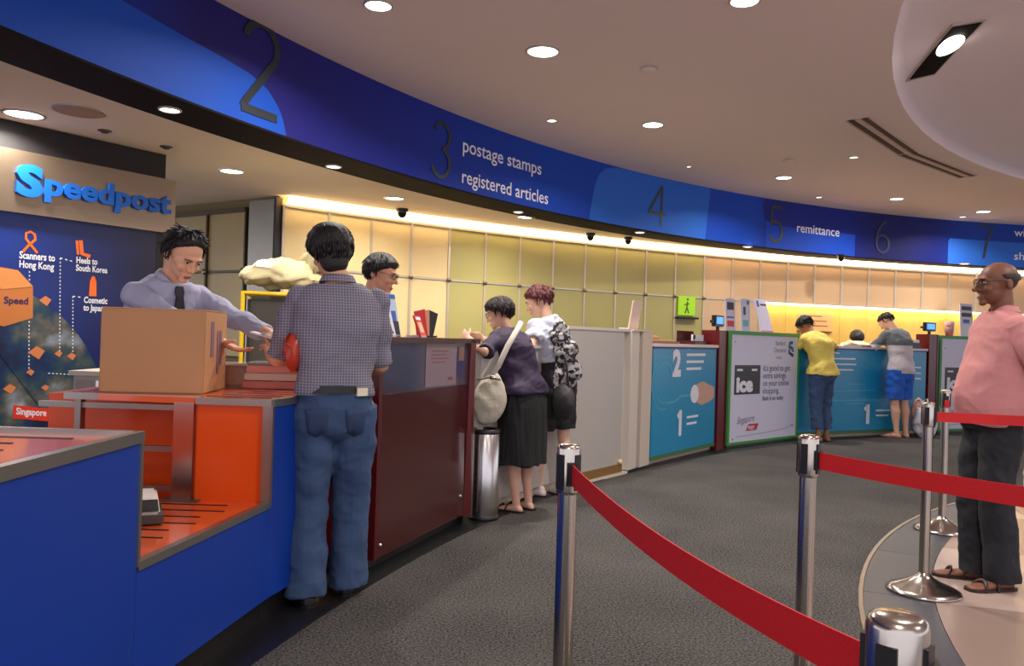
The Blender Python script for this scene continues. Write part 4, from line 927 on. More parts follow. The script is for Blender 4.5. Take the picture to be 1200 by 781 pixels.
st7 = (1.42, 1.62); s7 = stanchion(*st7, 'chrome belt post outside the right edge of the frame, end of the second belt'); link(s2, st2, st7, .008)
st8 = (3.35, 3.85); s8 = stanchion(*st8, 'chrome belt post outside the right edge beside the man in pink'); link(s3, st3, st8, .005)
clip_(s4, st4, (2.6, 4.0))
mb = MB().box((-.02, -.034, .86), (.03, .01, .05)); mb.build('belt_end', red, s4)

# ------------------------------------------------------------------ people
def sm(a, b, x): t = min(1, max(0, (x - a) / (b - a))); return t * t * (3 - 2 * t)
def fuse(mb, name, m, parent, voxel, iters=4, fac=.5, crease=None, **k):
    me = mb.mesh(name + '_t', m); o = bpy.data.objects.new('t', me); C.objects.link(o)
    r = o.modifiers.new('r', 'REMESH'); r.mode = 'VOXEL'; r.voxel_size = voxel; r.use_smooth_shade = True
    if iters: s = o.modifiers.new('s', 'SMOOTH'); s.factor = fac; s.iterations = iters
    dg = bpy.context.evaluated_depsgraph_get(); nm = bpy.data.meshes.new_from_object(o.evaluated_get(dg)); nm.name = name
    bpy.data.objects.remove(o); bpy.data.meshes.remove(me)
    if not nm.materials: nm.materials.append(m)
    nm.polygons.foreach_set('use_smooth', [True] * len(nm.polygons))
    if crease:
        amp, fx, fz, seed = crease; n = len(nm.vertices); co = np.empty(n * 3); nm.vertices.foreach_get('co', co); co = co.reshape(-1, 3)
        no = np.empty(n * 3); nm.vertices.foreach_get('normal', no); no = no.reshape(-1, 3)
        d = np.array([noise.noise((x * fx + seed, y * fx, z * fz + x * fz * .35)) - .45 * abs(noise.noise((x * fx * 2.1, y * fx * 2.1 + seed, z * fz * 1.9 - x * 6))) for x, y, z in co])
        nm.vertices.foreach_set('co', (co + no * (d * amp)[:, None]).ravel())
    nm.update(); o = bpy.data.objects.new(name, nm); C.objects.link(o); o.parent = parent; WM[o.name] = WM[parent.name]
    return tag(o, **k)
def ik(S, W, l1, l2, pole):
    d = W - S; L = min(d.length, (l1 + l2) * .995); dn = d.normalized(); W = S + dn * L
    a = (l1 * l1 - l2 * l2 + L * L) / (2 * L); h = math.sqrt(max(0, l1 * l1 - a * a)); p = V(pole); p = (p - dn * p.dot(dn)).normalized()
    return S + dn * a + p * h, W
def elring(c, rx, ry, R, n=28, pw=2.3, front=0, back=0):
    out = []
    for k in range(n):
        a = 2 * PI * k / n; ca, sa = math.cos(a), math.sin(a)
        x = rx * math.copysign(abs(ca) ** (2 / pw), ca); y = ry * math.copysign(abs(sa) ** (2 / pw), sa)
        if y > 0: y += front * (y / ry) * (1 - .5 * abs(x / rx))
        else: y += -back * (-y / ry)
        out.append(V(c) + R @ V((x, y, 0)))
    return out
class Person:
    def __init__(s, base, rz, H, label, lean=0, head=(0, 0, 0), hands=None, bulk=1.0, belly=0, female=False, sit=False, voxel=.006, skin=(206, 158, 128), stance=.085, legs=None, twist=0, poles=None, curl=.5, cover=.6, hoff=0, palms=None, name='person', hunch=0, foot_yaw=None, step=(0, 0)):
        s.t = empty('person', base, rz, label, 'person'); s.H = H; s.lean = math.radians(lean); s.vx = voxel; s.b = bulk; s.belly = belly; s.fem = female; s.sit = sit; s.hunch = math.radians(hunch)
        s.skin = mat('skin_%d_%d_%d' % skin, skin, .5, var=.05, scale=9); s.iM = WM[s.t.name].inverted(); h = H
        s.hz = .52 * h if not sit else .5
        s.up = s.hz - .52 * h     # offset of upper body
        hw = (.118 if not female else .104) * h * (.5 + .5 * bulk)
        s.sh = [s.T((sx * hw * .85, 0, .79 * h + s.up)) for sx in (-1, 1)]
        s.neck = s.T((0, -.005, .835 * h + s.up)); s.Rn = s.R(.84 * h + s.up)
        hy, hp, hr = [math.radians(a) for a in head]
        s.HR = s.Rn @ Matrix.Rotation(hy, 3, 'Z') @ Matrix.Rotation(-hp, 3, 'X') @ Matrix.Rotation(hr, 3, 'Y')
        s.k = .133 * h / .222 * (1.0); s.hoff = hoff
        top = s.neck + s.Rn @ V((s.hoff, .012, .035 * h)); s.HM = Matrix.Translation(top) @ s.HR.to_4x4() @ Matrix.Scale(s.k, 4) @ Matrix.Translation((0, .012, -.012))
        s.w = []; s.e = []; s.palm = palms or [None, None]; l1, l2 = .175 * h, .152 * h; s.curl = curl; s.cover = cover
        hands = hands or [None, None]; poles = poles or [(-.6, -1, -.5), (.6, -1, -.5)]
        for i in (0, 1):
            sx = (-1, 1)[i]
            W = s.iM @ V(hands[i]) if hands[i] is not None else s.sh[i] + V((sx * .06, .05, -.31 * h))
            E, W = ik(s.sh[i], W, l1, l2, poles[i]); s.e.append(E); s.w.append(W)
        s.hip = [V((sx * .052 * h * (.6 + .4 * bulk), 0, s.hz)) for sx in (-1, 1)]
        s.kn = []; s.an = []
        for i in (0, 1):
            sx = (-1, 1)[i]; st = step[i] if hasattr(step, '__len__') else 0
            if sit: s.kn.append(V((sx * .11, .42, .49))); s.an.append(V((sx * .11, .40, .07)))
            else: s.kn.append(V((sx * (stance + .055 * h) / 2 * 1.0, .018 + st * .55, .275 * h))); s.an.append(V((sx * stance, -.03 + st, .045 * h)))
        s.fy = foot_yaw or (12, -12)
    def T(s, p):
        p = V(p); h = s.H; z0 = s.hz + .02 * h; p2 = V((0, 0, 0)); 
        a = s.lean * sm(z0 - .04, z0 + .14, p.z); q = V((p.x, p.y, p.z - z0)); q = Matrix.Rotation(-a, 3, 'X') @ q if p.z > z0 - .04 else q
        q = q + V((0, 0, z0))
        if s.hunch:
            zc = .70 * h + s.up
            if p.z > zc:
                b = s.hunch * sm(zc, zc + .12, p.z); c0 = V((0, 0, zc - z0)); c1 = Matrix.Rotation(-s.lean, 3, 'X') @ c0 + V((0, 0, z0)); q = c1 + Matrix.Rotation(-b, 3, 'X') @ (q - c1)
        return q
    def R(s, z):
        a = s.lean * sm(s.hz - .02, s.hz + .16, z)
        if s.hunch: zc = .70 * s.H + s.up; a += s.hunch * sm(zc, zc + .12, z)
        return Matrix.Rotation(-a, 3, 'X')
    def torso(s, mb, ex=0, z0=None, z1=None, hem=0, shoulder_ex=0):
        h = s.H; b = s.b
        if s.fem: prof = [(.47, .088, .068), (.51, .098, .074), (.55, .092, .068), (.61, .074, .056), (.67, .080, .062), (.73, .088, .070), (.765, .092, .060), (.79, .088, .052), (.81, .072, .044), (.826, .052, .036), (.84, .034, .030)]
        else: prof = [(.47, .085, .062), (.51, .092, .066), (.55, .088, .064), (.61, .084, .060), (.67, .090, .064), (.73, .102, .068), (.765, .108, .062), (.79, .104, .054), (.81, .088, .046), (.828, .062, .040), (.845, .036, .034)]
        if s.hz != .52 * h: pass
        P = [(z * h + s.up, rx * h * b, ry * h * (.4 + .6 * b)) for z, rx, ry in prof]
        zs = [p[0] for p in P]; z0 = z0 if z0 is not None else zs[0]; z1 = z1 if z1 is not None else zs[-1]
        R = []; n = 22
        for i in range(n + 1):
            z = z0 + (z1 - z0) * i / n; j = max([q for q in range(len(P) - 1) if P[q][0] <= z] or [0]); a, c = P[j], P[j + 1]; t = min(1, max(0, (z - a[0]) / (c[0] - a[0])))
            t = t * t * (3 - 2 * t) if 0 < j < len(P) - 3 else t
            rx = a[1] + (c[1] - a[1]) * t + ex; ry = a[2] + (c[2] - a[2]) * t + ex
            zr = (z - s.up) / h; bl = s.belly * math.exp(-((zr - .60) / .085) ** 2); fl = hem * (1 - sm(z0, z0 + .2, z)); e2 = shoulder_ex * math.exp(-((zr - .80) / .03) ** 2)
            cy = -.012 * math.sin(min(1, max(0, (zr - .5) / .33)) * PI)
            R.append(elring(s.T((0, cy, z)), rx + bl * .45 + fl + e2, ry + bl * .15 + fl, s.R(z), front=bl * 1.1 + (.014 if s.fem and .7 < zr < .77 else 0)))
        mb.rings(R); return mb
    def arm_pts(s, i, a=0., b=2., n=10):
        S, E, W = s.sh[i], s.e[i], s.w[i]; out = []
        for k in range(n + 1):
            t = a + (b - a) * k / n
            out.append((S.lerp(E, t) if t <= 1 else E.lerp(W, t - 1), t))
        return out
    def arm_r(s, t):
        T_ = [(0, .030), (.25, .030), (.6, .027), (.95, .0225), (1.05, .0235), (1.25, .024), (1.6, .0195), (1.9, .0155), (2, .015)]
        return interp(T_, t) * s.H * (.88 if s.fem else 1) * (.4 + .6 * s.b)
    def foot(s, mb, i, ex=0):
        A = s.an[i]; R = Matrix.Rotation(math.radians(s.fy[i]), 3, 'Z'); h = s.H; L = .150 * h; f = lambda x, y, z: V((A.x, A.y, 0)) + R @ V((x, y, z))
        prof = [(-.055, .016, .030, .022), (-.035, .029, .05, .034), (.0, .034, .062, .036), (.05, .036, .052, .03), (.10, .041, .038, .022), (.15, .044, .028, .017), (.185, .036, .022, .014), (.20, .018, .016, .009)]
        R_ = []
        for y, w_, top, _ in prof:
            w2 = (w_ + ex) * h / 1.7; tp = (top + ex) * h / 1.7; R_.append([f(w2 * math.cos(a), y * h / 1.7 + math.copysign(ex, y - .05) * .7, tp * (.5 + .5 * math.copysign(abs(math.sin(a)) ** .7, math.sin(a))) + .004) for a in [2 * PI * k / 20 for k in range(20)]])
        mb.rings(R_); return f
    def hand(s, mb, i):
        W, E = s.w[i], s.e[i]; d = (W - E).normalized(); h = s.H; k = h / 1.72 * (.92 if s.fem else 1.0); sx = (-1, 1)[i]
        pn = s.palm[i]; pn = V(pn) if pn is not None else V((-sx, .0, -.2)); pn = (pn - d * pn.dot(d)).normalized(); side = d.cross(pn) * sx   # thumb side
        side = side if side.z > -2 else side
        R = []
        for u, wd, th in ((-.01, .022, .019), (.012, .026, .017), (.04, .036, .016), (.07, .041, .0145), (.092, .039, .012), (.1, .034, .009)):
            c = W + d * u * k; R.append([c + side * wd * k * math.cos(a) + pn * th * k * math.sin(a) for a in [2 * PI * q / 16 for q in range(16)]])
        mb.rings(R)
        for j, (o, L, r) in enumerate(((.029, .070, .0088), (.010, .079, .009), (-.010, .073, .0087), (-.029, .058, .0078))):
            p = W + d * .088 * k + side * o * k; pts = [p]; a = 0.25; dd = (d + side * o * 1.2).normalized()
            for q, fr in enumerate((.45, .3, .25)):
                a2 = s.curl * (.55 + .5 * q) * (1 + .12 * j); v_ = (dd * math.cos(a2) + pn * math.sin(a2)); pts.append(pts[-1] + v_ * L * fr * k)
            mb.tube(pts, [r * k, r * k * .97, r * k * .9, r * k * .78], 10)
        p = W + d * .022 * k + side * .026 * k; v1 = (d * .62 + side * .62 + pn * .35).normalized(); v2 = (d * .9 + side * .22 + pn * .4).normalized()
        mb.tube([p, p + v1 * .042 * k, p + v1 * .042 * k + v2 * .032 * k, p + v1 * .042 * k + v2 * .054 * k], [.0125 * k, .0112 * k, .0098 * k, .0082 * k], 10)
    def body(s, feet=True, nose=1.0, jaw=1.0, **k):
        mb = MB(); h = s.H; M = s.HM
        s.torso(mb, ex=-.02)
        for i in (0, 1):
            pts = s.arm_pts(i); mb.tube([p for p, t in pts], [s.arm_r(t) - .009 * (1 - sm(s.cover - .1, s.cover + .05, t)) for p, t in pts], 16); s.hand(mb, i)
            hp, kn, an = s.hip[i], s.kn[i], s.an[i]; f = (.9 if s.fem else 1) * (.5 + .5 * s.b)
            L = [(hp, .05), (hp.lerp(kn, .4), .046), (hp.lerp(kn, .85), .034), (kn, .0325), (kn.lerp(an, .12), .031), (kn.lerp(an, .32) + V((0, -.012, 0)), .034), (kn.lerp(an, .6), .027), (kn.lerp(an, .88), .0195), (an, .020), (an - V((0, 0, .02 * h)), .019)]
            mb.tube([p for p, r in L], [r * h * f for p, r in L], 16)
            if feet: s.foot(mb, i)
        mb.tube([s.T((0, -.012, .80 * h + s.up)), s.neck + s.Rn @ V((0, .0, .01 * h)), M @ V((0, -.018, .045)), M @ V((0, -.018, .09))], [.036 * h * (.85 if s.fem else 1), .0315 * h * (.85 if s.fem else 1), .031 * h * (.85 if s.fem else 1), .03 * h], 16)
        mb.ell((0, -.012, .137), (.0745, .094, .081), 28, 18, M); mb.ell((0, .022, .062), (.055 * jaw, .066, .056 * jaw), 24, 14, M); mb.ell((0, .034, .105), (.0635, .056, .062), 24, 14, M)
        mb.ell((0, .078, .016), (.024, .018, .017), 14, 8, M); mb.ell((0, .0775, .138), (.05, .0145, .011), 16, 8, M)
        for sx in (-1, 1):
            mb.ell((sx * .036, .064, .082), (.024, .022, .022), 14, 8, M); mb.ell((sx * .077, -.006, .1), (.009, .019, .031), 12, 8, M @ Matrix.Rotation(sx * -.25, 4, 'Z')); mb.ell((sx * .011, .093, .082), (.009, .010, .008), 10, 6, M)
        mb.tube([M @ V((0, .086, .128)), M @ V((0, .096 + .006 * nose, .104)), M @ V((0, .104 + .008 * nose, .086))], [.0075 * s.k, .009 * s.k, .0125 * s.k * nose], 10)
        mb.ell((0, .087, .048), (.023, .012, .0075), 12, 8, M); mb.ell((0, .085, .036), (.02, .011, .0075), 12, 8, M)
        o = fuse(mb, 'body', s.skin, s.t, s.vx, 4, .45)
        s.bodyo = o
        e = MATS.get('eye_dark') or mat('eye_dark', (30, 20, 16), .2)
        ew = mat('eye_white', (215, 205, 196), .3)
        for sx in (-1, 1):
            q = MB().ell((sx * .031, .0795, .119), (.0135, .0085, .0062), 12, 8, M).build('eye', ew, o); MB().ell((sx * .031, .0865, .119), (.0058, .0025, .0058), 10, 6, M).build('iris', e, o)
            mb = MB(); mb.tube([M @ V((sx * .013, .0935, .134)), M @ V((sx * .032, .0925, .1395)), M @ V((sx * .052, .080, .134))], [.0018 * s.k, .0024 * s.k, .0014 * s.k], 8); mb.build('eyebrow', mat('brow', (28, 22, 20), .8), o)
            mb = MB(); mb.tube([M @ V((sx * .018, .088, .1245)), M @ V((sx * .032, .0895, .1275)), M @ V((sx * .045, .082, .1225))], .0012 * s.k, 6); mb.build('eyelid', mat('brow', (28, 22, 20), .8), o)
        lp = MB(); lp.ell((0, .0945, .0475), (.0215, .0065, .0042), 14, 6, M); lp.ell((0, .0925, .0385), (.018, .006, .0050), 14, 6, M); lp.build('lips', mat('lips_%s' % s.skin.name, tuple(int(a * b) for a, b in zip((190, 110, 100), [c / 206 for c in (170, 170, 170)])), .45), o)
        return o
    def hair(s, col=(18, 15, 17), th=.012, front=.42, side=-.05, back=-.72, top_in=False, messy=.004, seed=0, vol=(1, 1, 1), rough=.6, side_y=.1, fringe=0, tufts=260, ring=False, tuft_len=1.0, nape=0, spike=0):
        mb = MB().ell((0, 0, 0), (1, 1, 1), 56, 40); M = s.HM; out = []
        c0 = V((0, -.012, .132)); r = V((.0765 * vol[0], .096 * vol[1], .083 * vol[2]))
        T_ = [(-1, back), (-.55, back + .08), (-.2, side - .12), (side_y, side), (.45, side + (front - side) * .55), (.75, front), (1, front)]
        def cover(p):
            lim = interp(T_, p.y) + .05 * noise.noise(p * 6 + V((seed, 0, 0)))
            if fringe and p.y > .5: lim -= fringe * sm(-.3, .4, p.x)
            w_ = sm(lim - .07, lim + .05, p.z); s.wt = sm(lim - .05, lim + .38, p.z) * .75 + .25
            if ring: w_ *= 1 - sm(.18, .38, p.z)
            return w_
        for p in mb.v:
            p = p.normalized(); w_ = cover(p); n_ = noise.noise(p * 3 + V((seed, 0, 0))) * messy * 1.2 + noise.noise(V((p.x * 22, p.y * 8, p.z * 5))) * messy * .6
            q = V((p.x * r.x, p.y * r.y, p.z * r.z)); q = q * (.84 + .16 * w_) + p * (th * w_ * s.wt + n_ * w_); 
            if p.y < -.3 and p.z < -.2: q.y += .012
            out.append(M @ (c0 + q))
        mb.v = out
        if nape: mb.ell((0, -.046, .072 - nape), (.066, .050, .058 + nape), 20, 14, M)
        mat_h = mat('hair_%d_%d_%d' % col, col, rough, var=.35, scale=60, bump=.5, bscale=160); ho = mb.build('hair', mat_h, s.t)
        # combed locks lying on the cap
        rnd = random.Random(seed); mb = MB(); k = 0
        while k < tufts:
            p = V((rnd.gauss(0, 1), rnd.gauss(0, 1), rnd.gauss(0, 1))).normalized()
            if cover(p) < .75 or (p.y > .55 and p.z < front + .15): continue
            crown = V((0, -.35, .93)); tg = (p - crown); tg = (tg - p * tg.dot(p)); tg = tg.normalized() if tg.length > .05 else V((0, 1, 0)); L = rnd.uniform(.03, .055) * tuft_len
            q_ = .08 + messy * 22; k += 1
            wt = s.wt
            if p.y > .1 and cover((p + tg * (L / .085)).normalized()) < .8: continue
            s.wt = wt
            tg = (tg + V((rnd.uniform(-q_, q_), rnd.uniform(-q_, q_), 0))).normalized(); base = c0 + V((p.x * r.x, p.y * r.y, p.z * r.z)) + p * (th * .88 * s.wt - .002)
            lift = rnd.uniform(-.012, -.004) + messy * rnd.uniform(0, 1.2) + spike * rnd.random() * max(0, p.z); tip = base + tg * L + p * lift; mid = base + tg * L * .5 + p * (.0015 + lift * .2)
            mb.tube([M @ base, M @ mid, M @ tip], [.0050 * s.k, .0046 * s.k, .0012 * s.k], 5, round_ends=False)
        if tufts: mb.build('hair_locks', mat_h, ho, kind='stuff')
        return ho
    def shirt(s, m, sleeve=.75, z0=None, ex=.014, hem=.006, crease=(.012, 7, 14, 1), name='shirt', collar=True, sl_ex=.016, sh_ex=.004, voxel=None, open_neck=0, sep=False):
        mb = MB(); SL = []; s.torso(mb, ex=ex, z0=z0 if z0 is not None else s.hz + .0, z1=.838 * s.H + s.up, hem=hem, shoulder_ex=sh_ex)
        for i in (0, 1):
            pts = s.arm_pts(i, -.06, sleeve, 12); R = [s.arm_r(max(0, t)) + sl_ex * (.6 + .4 * sm(0, .8, t)) - (.004 if sleeve > 1.5 and t > sleeve - .1 else 0) for p, t in pts]
            if sep: main = mb; mb = MB(); SL.append(mb)
            mb.tube([p for p, t in pts], R, 18, round_ends=False)
            S = s.sh[i]; mb.ell(tuple(S), (.034 * s.H * (.5 + .5 * s.b) + ex * .35,) * 3, 16, 12)
            if sep: mb = main; mb.ell(tuple(S * .9 + s.neck * .1), (.030 * s.H,) * 3, 16, 12)
        o = fuse(mb, name, m, s.t, voxel or s.vx * 1.15, 5, .5, crease=crease)
        for q in SL: fuse(q, 'sleeve', m, s.t, voxel or s.vx * 1.15, 4, .5, crease=crease)
        if collar:
            cb = MB(); h = s.H; R = []
            for z, ex2 in ((-.010, .020), (.012, .014), (.022, .012), (.012, .019), (-.012, .030)):
                ring = []
                for q in range(32):
                    a = 2 * PI * q / 32; c, n = math.cos(a), math.sin(a); rr = .030 * h + ex2; g = max(0, n) ** 6
                    ring.append(s.T((c * rr * 1.04, n * rr - .006, .848 * h + s.up + z - .028 * max(0, n) ** 2 - .02 * g)))
                R.append(ring)
            cb.rings(R, cap=False); cb.build('collar', m, o)
        return o
    def trousers(s, m, end=1.0, knee=.046, hem=.046, thigh=.060, ex=.012, crease=(.016, 9, 16, 3), zt=None, name='trousers', flare=0, voxel=None):
        mb = MB(); h = s.H; s.torso(mb, ex=ex, z0=s.hz - .045 * h, z1=zt or s.hz + .04 * h)
        f = .5 + .5 * s.b
        mb.ell(tuple(V((0, -.012, s.hz - .045 * h))), (.088 * h * f, .066 * h * f, .055 * h), 20, 12)
        for i in (0, 1):
            hp, kn, an = s.hip[i], s.kn[i], s.an[i]; top = hp + V((0, 0, -.0 * h)); foot = an - V((0, 0, .022 * h)); n = 14; pts = []; R = []
            for q in range(n + 1):
                t = end * q / n * 2
                p = top.lerp(kn, t) if t <= 1 else kn.lerp(foot, t - 1); pts.append(p); R.append(h * f * interp([(0, thigh), (.5, thigh * .97), (1, knee), (1.3, knee * 1.0), (2, hem)], t) + flare * t * .5)
            mb.tube(pts, R, 20, round_ends=False)
        return fuse(mb, name, m, s.t, voxel or s.vx * 1.2, 5, .5, crease=crease)
    def skirt(s, m, zb_, r0, r1, crease=(.02, 16, 2.5, 3), name='skirt'):
        mb = MB(); R = []; zt = s.hz + .06 * s.H
        for i in range(15):
            z = zt + (zb_ - zt) * i / 14; t = i / 14; rx = interp([(0, .085 * s.H * s.b), (.25, .112 * s.H * s.b), (1, r1)], t); R.append(elring(s.T((0, -.01, z)), rx, rx * interp([(0, .75), (1, .8)], t), s.R(z) if z > s.hz else Matrix.Identity(3), 40))
        mb.rings(R[::-1]); return fuse(mb, name, m, s.t, s.vx * 1.2, 3, .5, crease=crease)
    def shoes(s, m, sole, ex=.009, name='shoe', heel=0):
        for i in (0, 1):
            mb = MB(); f = s.foot(mb, i, ex); mb.ell(tuple(f(0, -.01, .055)), (.036, .045, .035), 16, 10)
            o = fuse(mb, name, m, s.t, .006, 3, .5); k = s.H / 1.7; mb = MB()
            pts = [(w_ * k, y * k) for y, w_ in ((-.07, .018), (-.05, .034), (.0, .039), (.05, .04), (.1, .047), (.15, .051), (.19, .043), (.215, .02))]
            lo = [f(-x, y, -.004) for x, y in pts] + [f(x, y, -.004) for x, y in pts[::-1]]; up = [p + V((0, 0, .016)) for p in lo]; n = len(lo)
            mb.add(lo + up, [list(range(n))[::-1], list(range(n, 2 * n))] + [(j, (j + 1) % n, n + (j + 1) % n, n + j) for j in range(n)]); mb.build('sole', sole, o)
    def sandals(s, m, strap):
        for i in (0, 1):
            k = s.H / 1.7; A = s.an[i]; Rr = Matrix.Rotation(math.radians(s.fy[i]), 3, 'Z'); f = lambda x, y, z: V((A.x, A.y, 0)) + Rr @ V((x * k, y * k, z * k)); mb = MB()
            pts = [(.018, -.07), (.034, -.05), (.038, .0), (.041, .05), (.048, .1), (.05, .15), (.043, .19), (.02, .212)]
            lo = [f(-x, y, 0) for x, y in pts] + [f(x, y, 0) for x, y in pts[::-1]]; up = [p + V((0, 0, .014)) for p in lo]; n = len(lo)
            mb.add(lo + up, [list(range(n))[::-1], list(range(n, 2 * n))] + [(j, (j + 1) % n, n + (j + 1) % n, n + j) for j in range(n)]); o = mb.build('sandal', m, s.t)
            for y, hh in ((.12, .045), (.05, .066)):
                mb = MB(); mb.tube([f(.046 * math.cos(a), y + .02 * math.cos(a) ** 2, .006 + hh * math.sin(a)) for a in [PI * q / 10 for q in range(11)]], .011, 8, flat=.5, up=(0, 1, 0)); mb.build('strap', strap, o)
    def glasses(s, col=(20, 18, 20), up=0, back=0, big=1.0):
        m = mat('frame_%d_%d_%d' % col, col, .3); M = s.HM @ Matrix.Translation((0, -back, up)); mb = MB()
        for sx in (-1, 1):
            mb.tube([M @ V((sx * .031 + .021 * big * math.cos(a), .100 - .012 * abs(math.cos(a)) * (1 if math.cos(a) * sx > 0 else .2), .118 + .0145 * big * math.sin(a))) for a in [2 * PI * q / 16 for q in range(17)]], .0019 * s.k, 6, round_ends=False)
            mb.tube([M @ V((sx * .053, .09, .122)), M @ V((sx * .079, .06, .122)), M @ V((sx * .083, -.01, .116))], .0017 * s.k, 6)
        mb.tube([M @ V((-.01, .101, .12)), M @ V((0, .104, .122)), M @ V((.01, .101, .12))], .0016 * s.k, 6)
        mb.build('glasses', m, s.t)

jeans = mat('denim', (54, 76, 112), .85, var=.22, scale=7, bump=.25, bscale=260)
shoe_b = mat('shoe_dark', (34, 28, 30), .45); sole_b = mat('sole_dark', (16, 14, 15), .7)
asian = (205, 152, 120)
# --- customer seen from behind
P = Person((-.795, 3.60, 0), math.radians(19), 1.715, 'man seen from behind in grey checked short-sleeved shirt and blue jeans at the orange counter', lean=2, hoff=-.022, head=(10, 12, -5),
           hands=[(-1.18, 3.86, 1.13), (-.72, 3.98, 1.03)], poles=[(-.05, -.9, -.9), (.25, -1, -.9)], voxel=.0055, skin=asian, bulk=1.04, stance=.10, step=(.0, .12), curl=.5, cover=.8, palms=[(.3, .2, -.9), (-.3, .2, -.9)])
P.body(feet=False); P.hair(th=.022, front=.4, side=-.3, back=-1.1, seed=3, vol=(1.06, 1.05, 1.04), tufts=420, rough=.5, messy=.001, nape=.012)
P.shirt(plaid('check_cloth', (98, 96, 116), (166, 162, 170), .0125, .26), sleeve=.96, z0=.935, ex=.022, hem=.0, sl_ex=.021, sh_ex=.006, crease=(.018, 6, 9, 2), sep=True)
tr_ = P.trousers(jeans, end=1.0, knee=.049, hem=.052, thigh=.062, ex=.016, zt=.985, crease=(.014, 9, 11, 5))
P.shoes(shoe_b, sole_b)
MB().rings([elring(P.T((0, -.006, z)), .178, .135, P.R(z), 40) for z in (.945, .978)], cap=False).build('belt', mat('leather_black', (20, 17, 18), .4), P.t)
MB().box((.105, -.128, .955), (.055, .008, .035), math.radians(28)).build('waist_label', mat('label_cream', (226, 216, 190), .7), P.t)
from mathutils.bvhtree import BVHTree
def decal(src, parent, name, m, grid, ray, off=.004):
    "thin patch pressed onto the surface of src; grid = rows of local points, ray = direction towards the surface"
    bv = BVHTree.FromPolygons([v.co for v in src.data.vertices], [list(p.vertices) for p in src.data.polygons]); mb = MB(); nx = len(grid[0]); vs = []
    for row in grid:
        for p in row:
            h_ = bv.ray_cast(V(p), V(ray)); q = h_[0] if h_[0] is not None else V(p); n_ = -V(ray).normalized(); vs += [q + n_ * off, q - n_ * .002]
    R_ = len(grid); f = lambda i, j, k: 2 * (i * nx + j) + k; fs = []
    for i in range(R_ - 1):
        for j in range(nx - 1): fs += [(f(i, j, 0), f(i, j + 1, 0), f(i + 1, j + 1, 0), f(i + 1, j, 0)), (f(i, j, 1), f(i + 1, j, 1), f(i + 1, j + 1, 1), f(i, j + 1, 1))]
    for i in range(R_ - 1): fs += [(f(i, 0, 0), f(i + 1, 0, 0), f(i + 1, 0, 1), f(i, 0, 1)), (f(i, nx - 1, 1), f(i + 1, nx - 1, 1), f(i + 1, nx - 1, 0), f(i, nx - 1, 0))]
    for j in range(nx - 1): fs += [(f(0, j, 1), f(0, j + 1, 1), f(0, j + 1, 0), f(0, j, 0)), (f(R_ - 1, j, 0), f(R_ - 1, j + 1, 0), f(R_ - 1, j + 1, 1), f(R_ - 1, j, 1))]
    mb.add(vs, fs, 0, True); return mb.build(name, m, parent)
for sx in (-1, 1):
    g = [[(sx * .085 + (q - 3) * .0175 * (1 - .06 * r), -.4, .875 - .021 * r - (.006 * (3 - abs(q - 3)) if r == 5 else 0)) for q in range(7)] for r in range(6)]
    decal(tr_, P.t, 'back_pocket', mat('denim_dark', (46, 64, 98), .85, var=.2, scale=9), g, (0, 1, 0))
custm = P
mb = MB().ell((0, 0, 0), (1, 1, 1), 30, 20); mb.v = [V((p.x * .04, p.y * .07 * (1 - .3 * p.z), p.z * .09)) + V((1, 1, 1)) * .016 * noise.noise(p * 2.2) for p in mb.v]; mb.xf(Matrix.Translation((-.965, 3.53, 1.12)) @ Matrix.Rotation(math.radians(10), 4, 'Z') @ Matrix.Rotation(math.radians(18), 4, 'X'))
t = empty('red_pouch', (-.955, 3.50, 1.12), 0, 'red plastic pouch held under the left arm of the man in the checked shirt', 'pouch')
mb.build('pouch', mat('pouch_red', (186, 56, 36), .35, bump=.5, bscale=14), t, world=True)
MB().tube([(-.99, 3.47, 1.17), (-.985, 3.52, 1.20), (-.98, 3.57, 1.18)], .006, 8).build('zip_edge', mat('pouch_dark', (150, 28, 18), .4), t, world=True)
# --- clerk
office = mat('office_shirt', (166, 170, 196), .75, var=.04, scale=8)
P = Person((-1.87, 4.17, 0), math.radians(-128), 1.765, 'male clerk in pale grey-blue shirt and dark tie leaning over the orange counter', lean=13, hunch=5, head=(4, 20, -3),
           hands=[(-1.19, 3.95, 1.19), (-1.35, 3.80, 1.13)], poles=[(-.6, -.5, -.5), (.5, -.3, -1)], voxel=.005, skin=(224, 170, 136), bulk=.98, curl=.4, palms=[(.1, .1, -1), (-.1, -.1, 1)])
P.cover = 1.7; P.body(nose=.8); P.hair(th=.015, spike=.03, front=.78, side=-.02, back=-.7, seed=8, messy=.006, vol=(1.02, 1.02, 1.10), tufts=520, tuft_len=1.1)
P.shirt(office, sleeve=1.86, z0=P.hz, ex=.016, sl_ex=.017, crease=(.02, 7, 12, 4))
P.trousers(mat('slacks_black', (26, 26, 32), .8)); P.shoes(shoe_b, sole_b)
mb = MB(); R = []
for z, wd in ((.832, .02), (.818, .024), (.805, .018), (.77, .026), (.72, .034), (.64, .04), (.60, .042), (.585, .005)):
    zz = z * P.H; c = P.T((0, interp([(.58, .13), (.64, .138), (.70, .142), (.77, .128), (.805, .104), (.818, .092), (.832, .078)], z), zz)); Rm = P.R(zz); R.append([c + Rm @ V(q) for q in ((-wd, 0, 0), (wd, 0, 0), (wd, .012, 0), (-wd, .012, 0))])
mb.rings(R, smooth=False); mb.build('necktie', mat('tie_navy', (22, 20, 34), .6), P.t)
t = empty('paper_slip', (-1.22, 3.9, 1.21), 0, 'small folded white paper passed between the hands of the clerk and customer', 'paper')
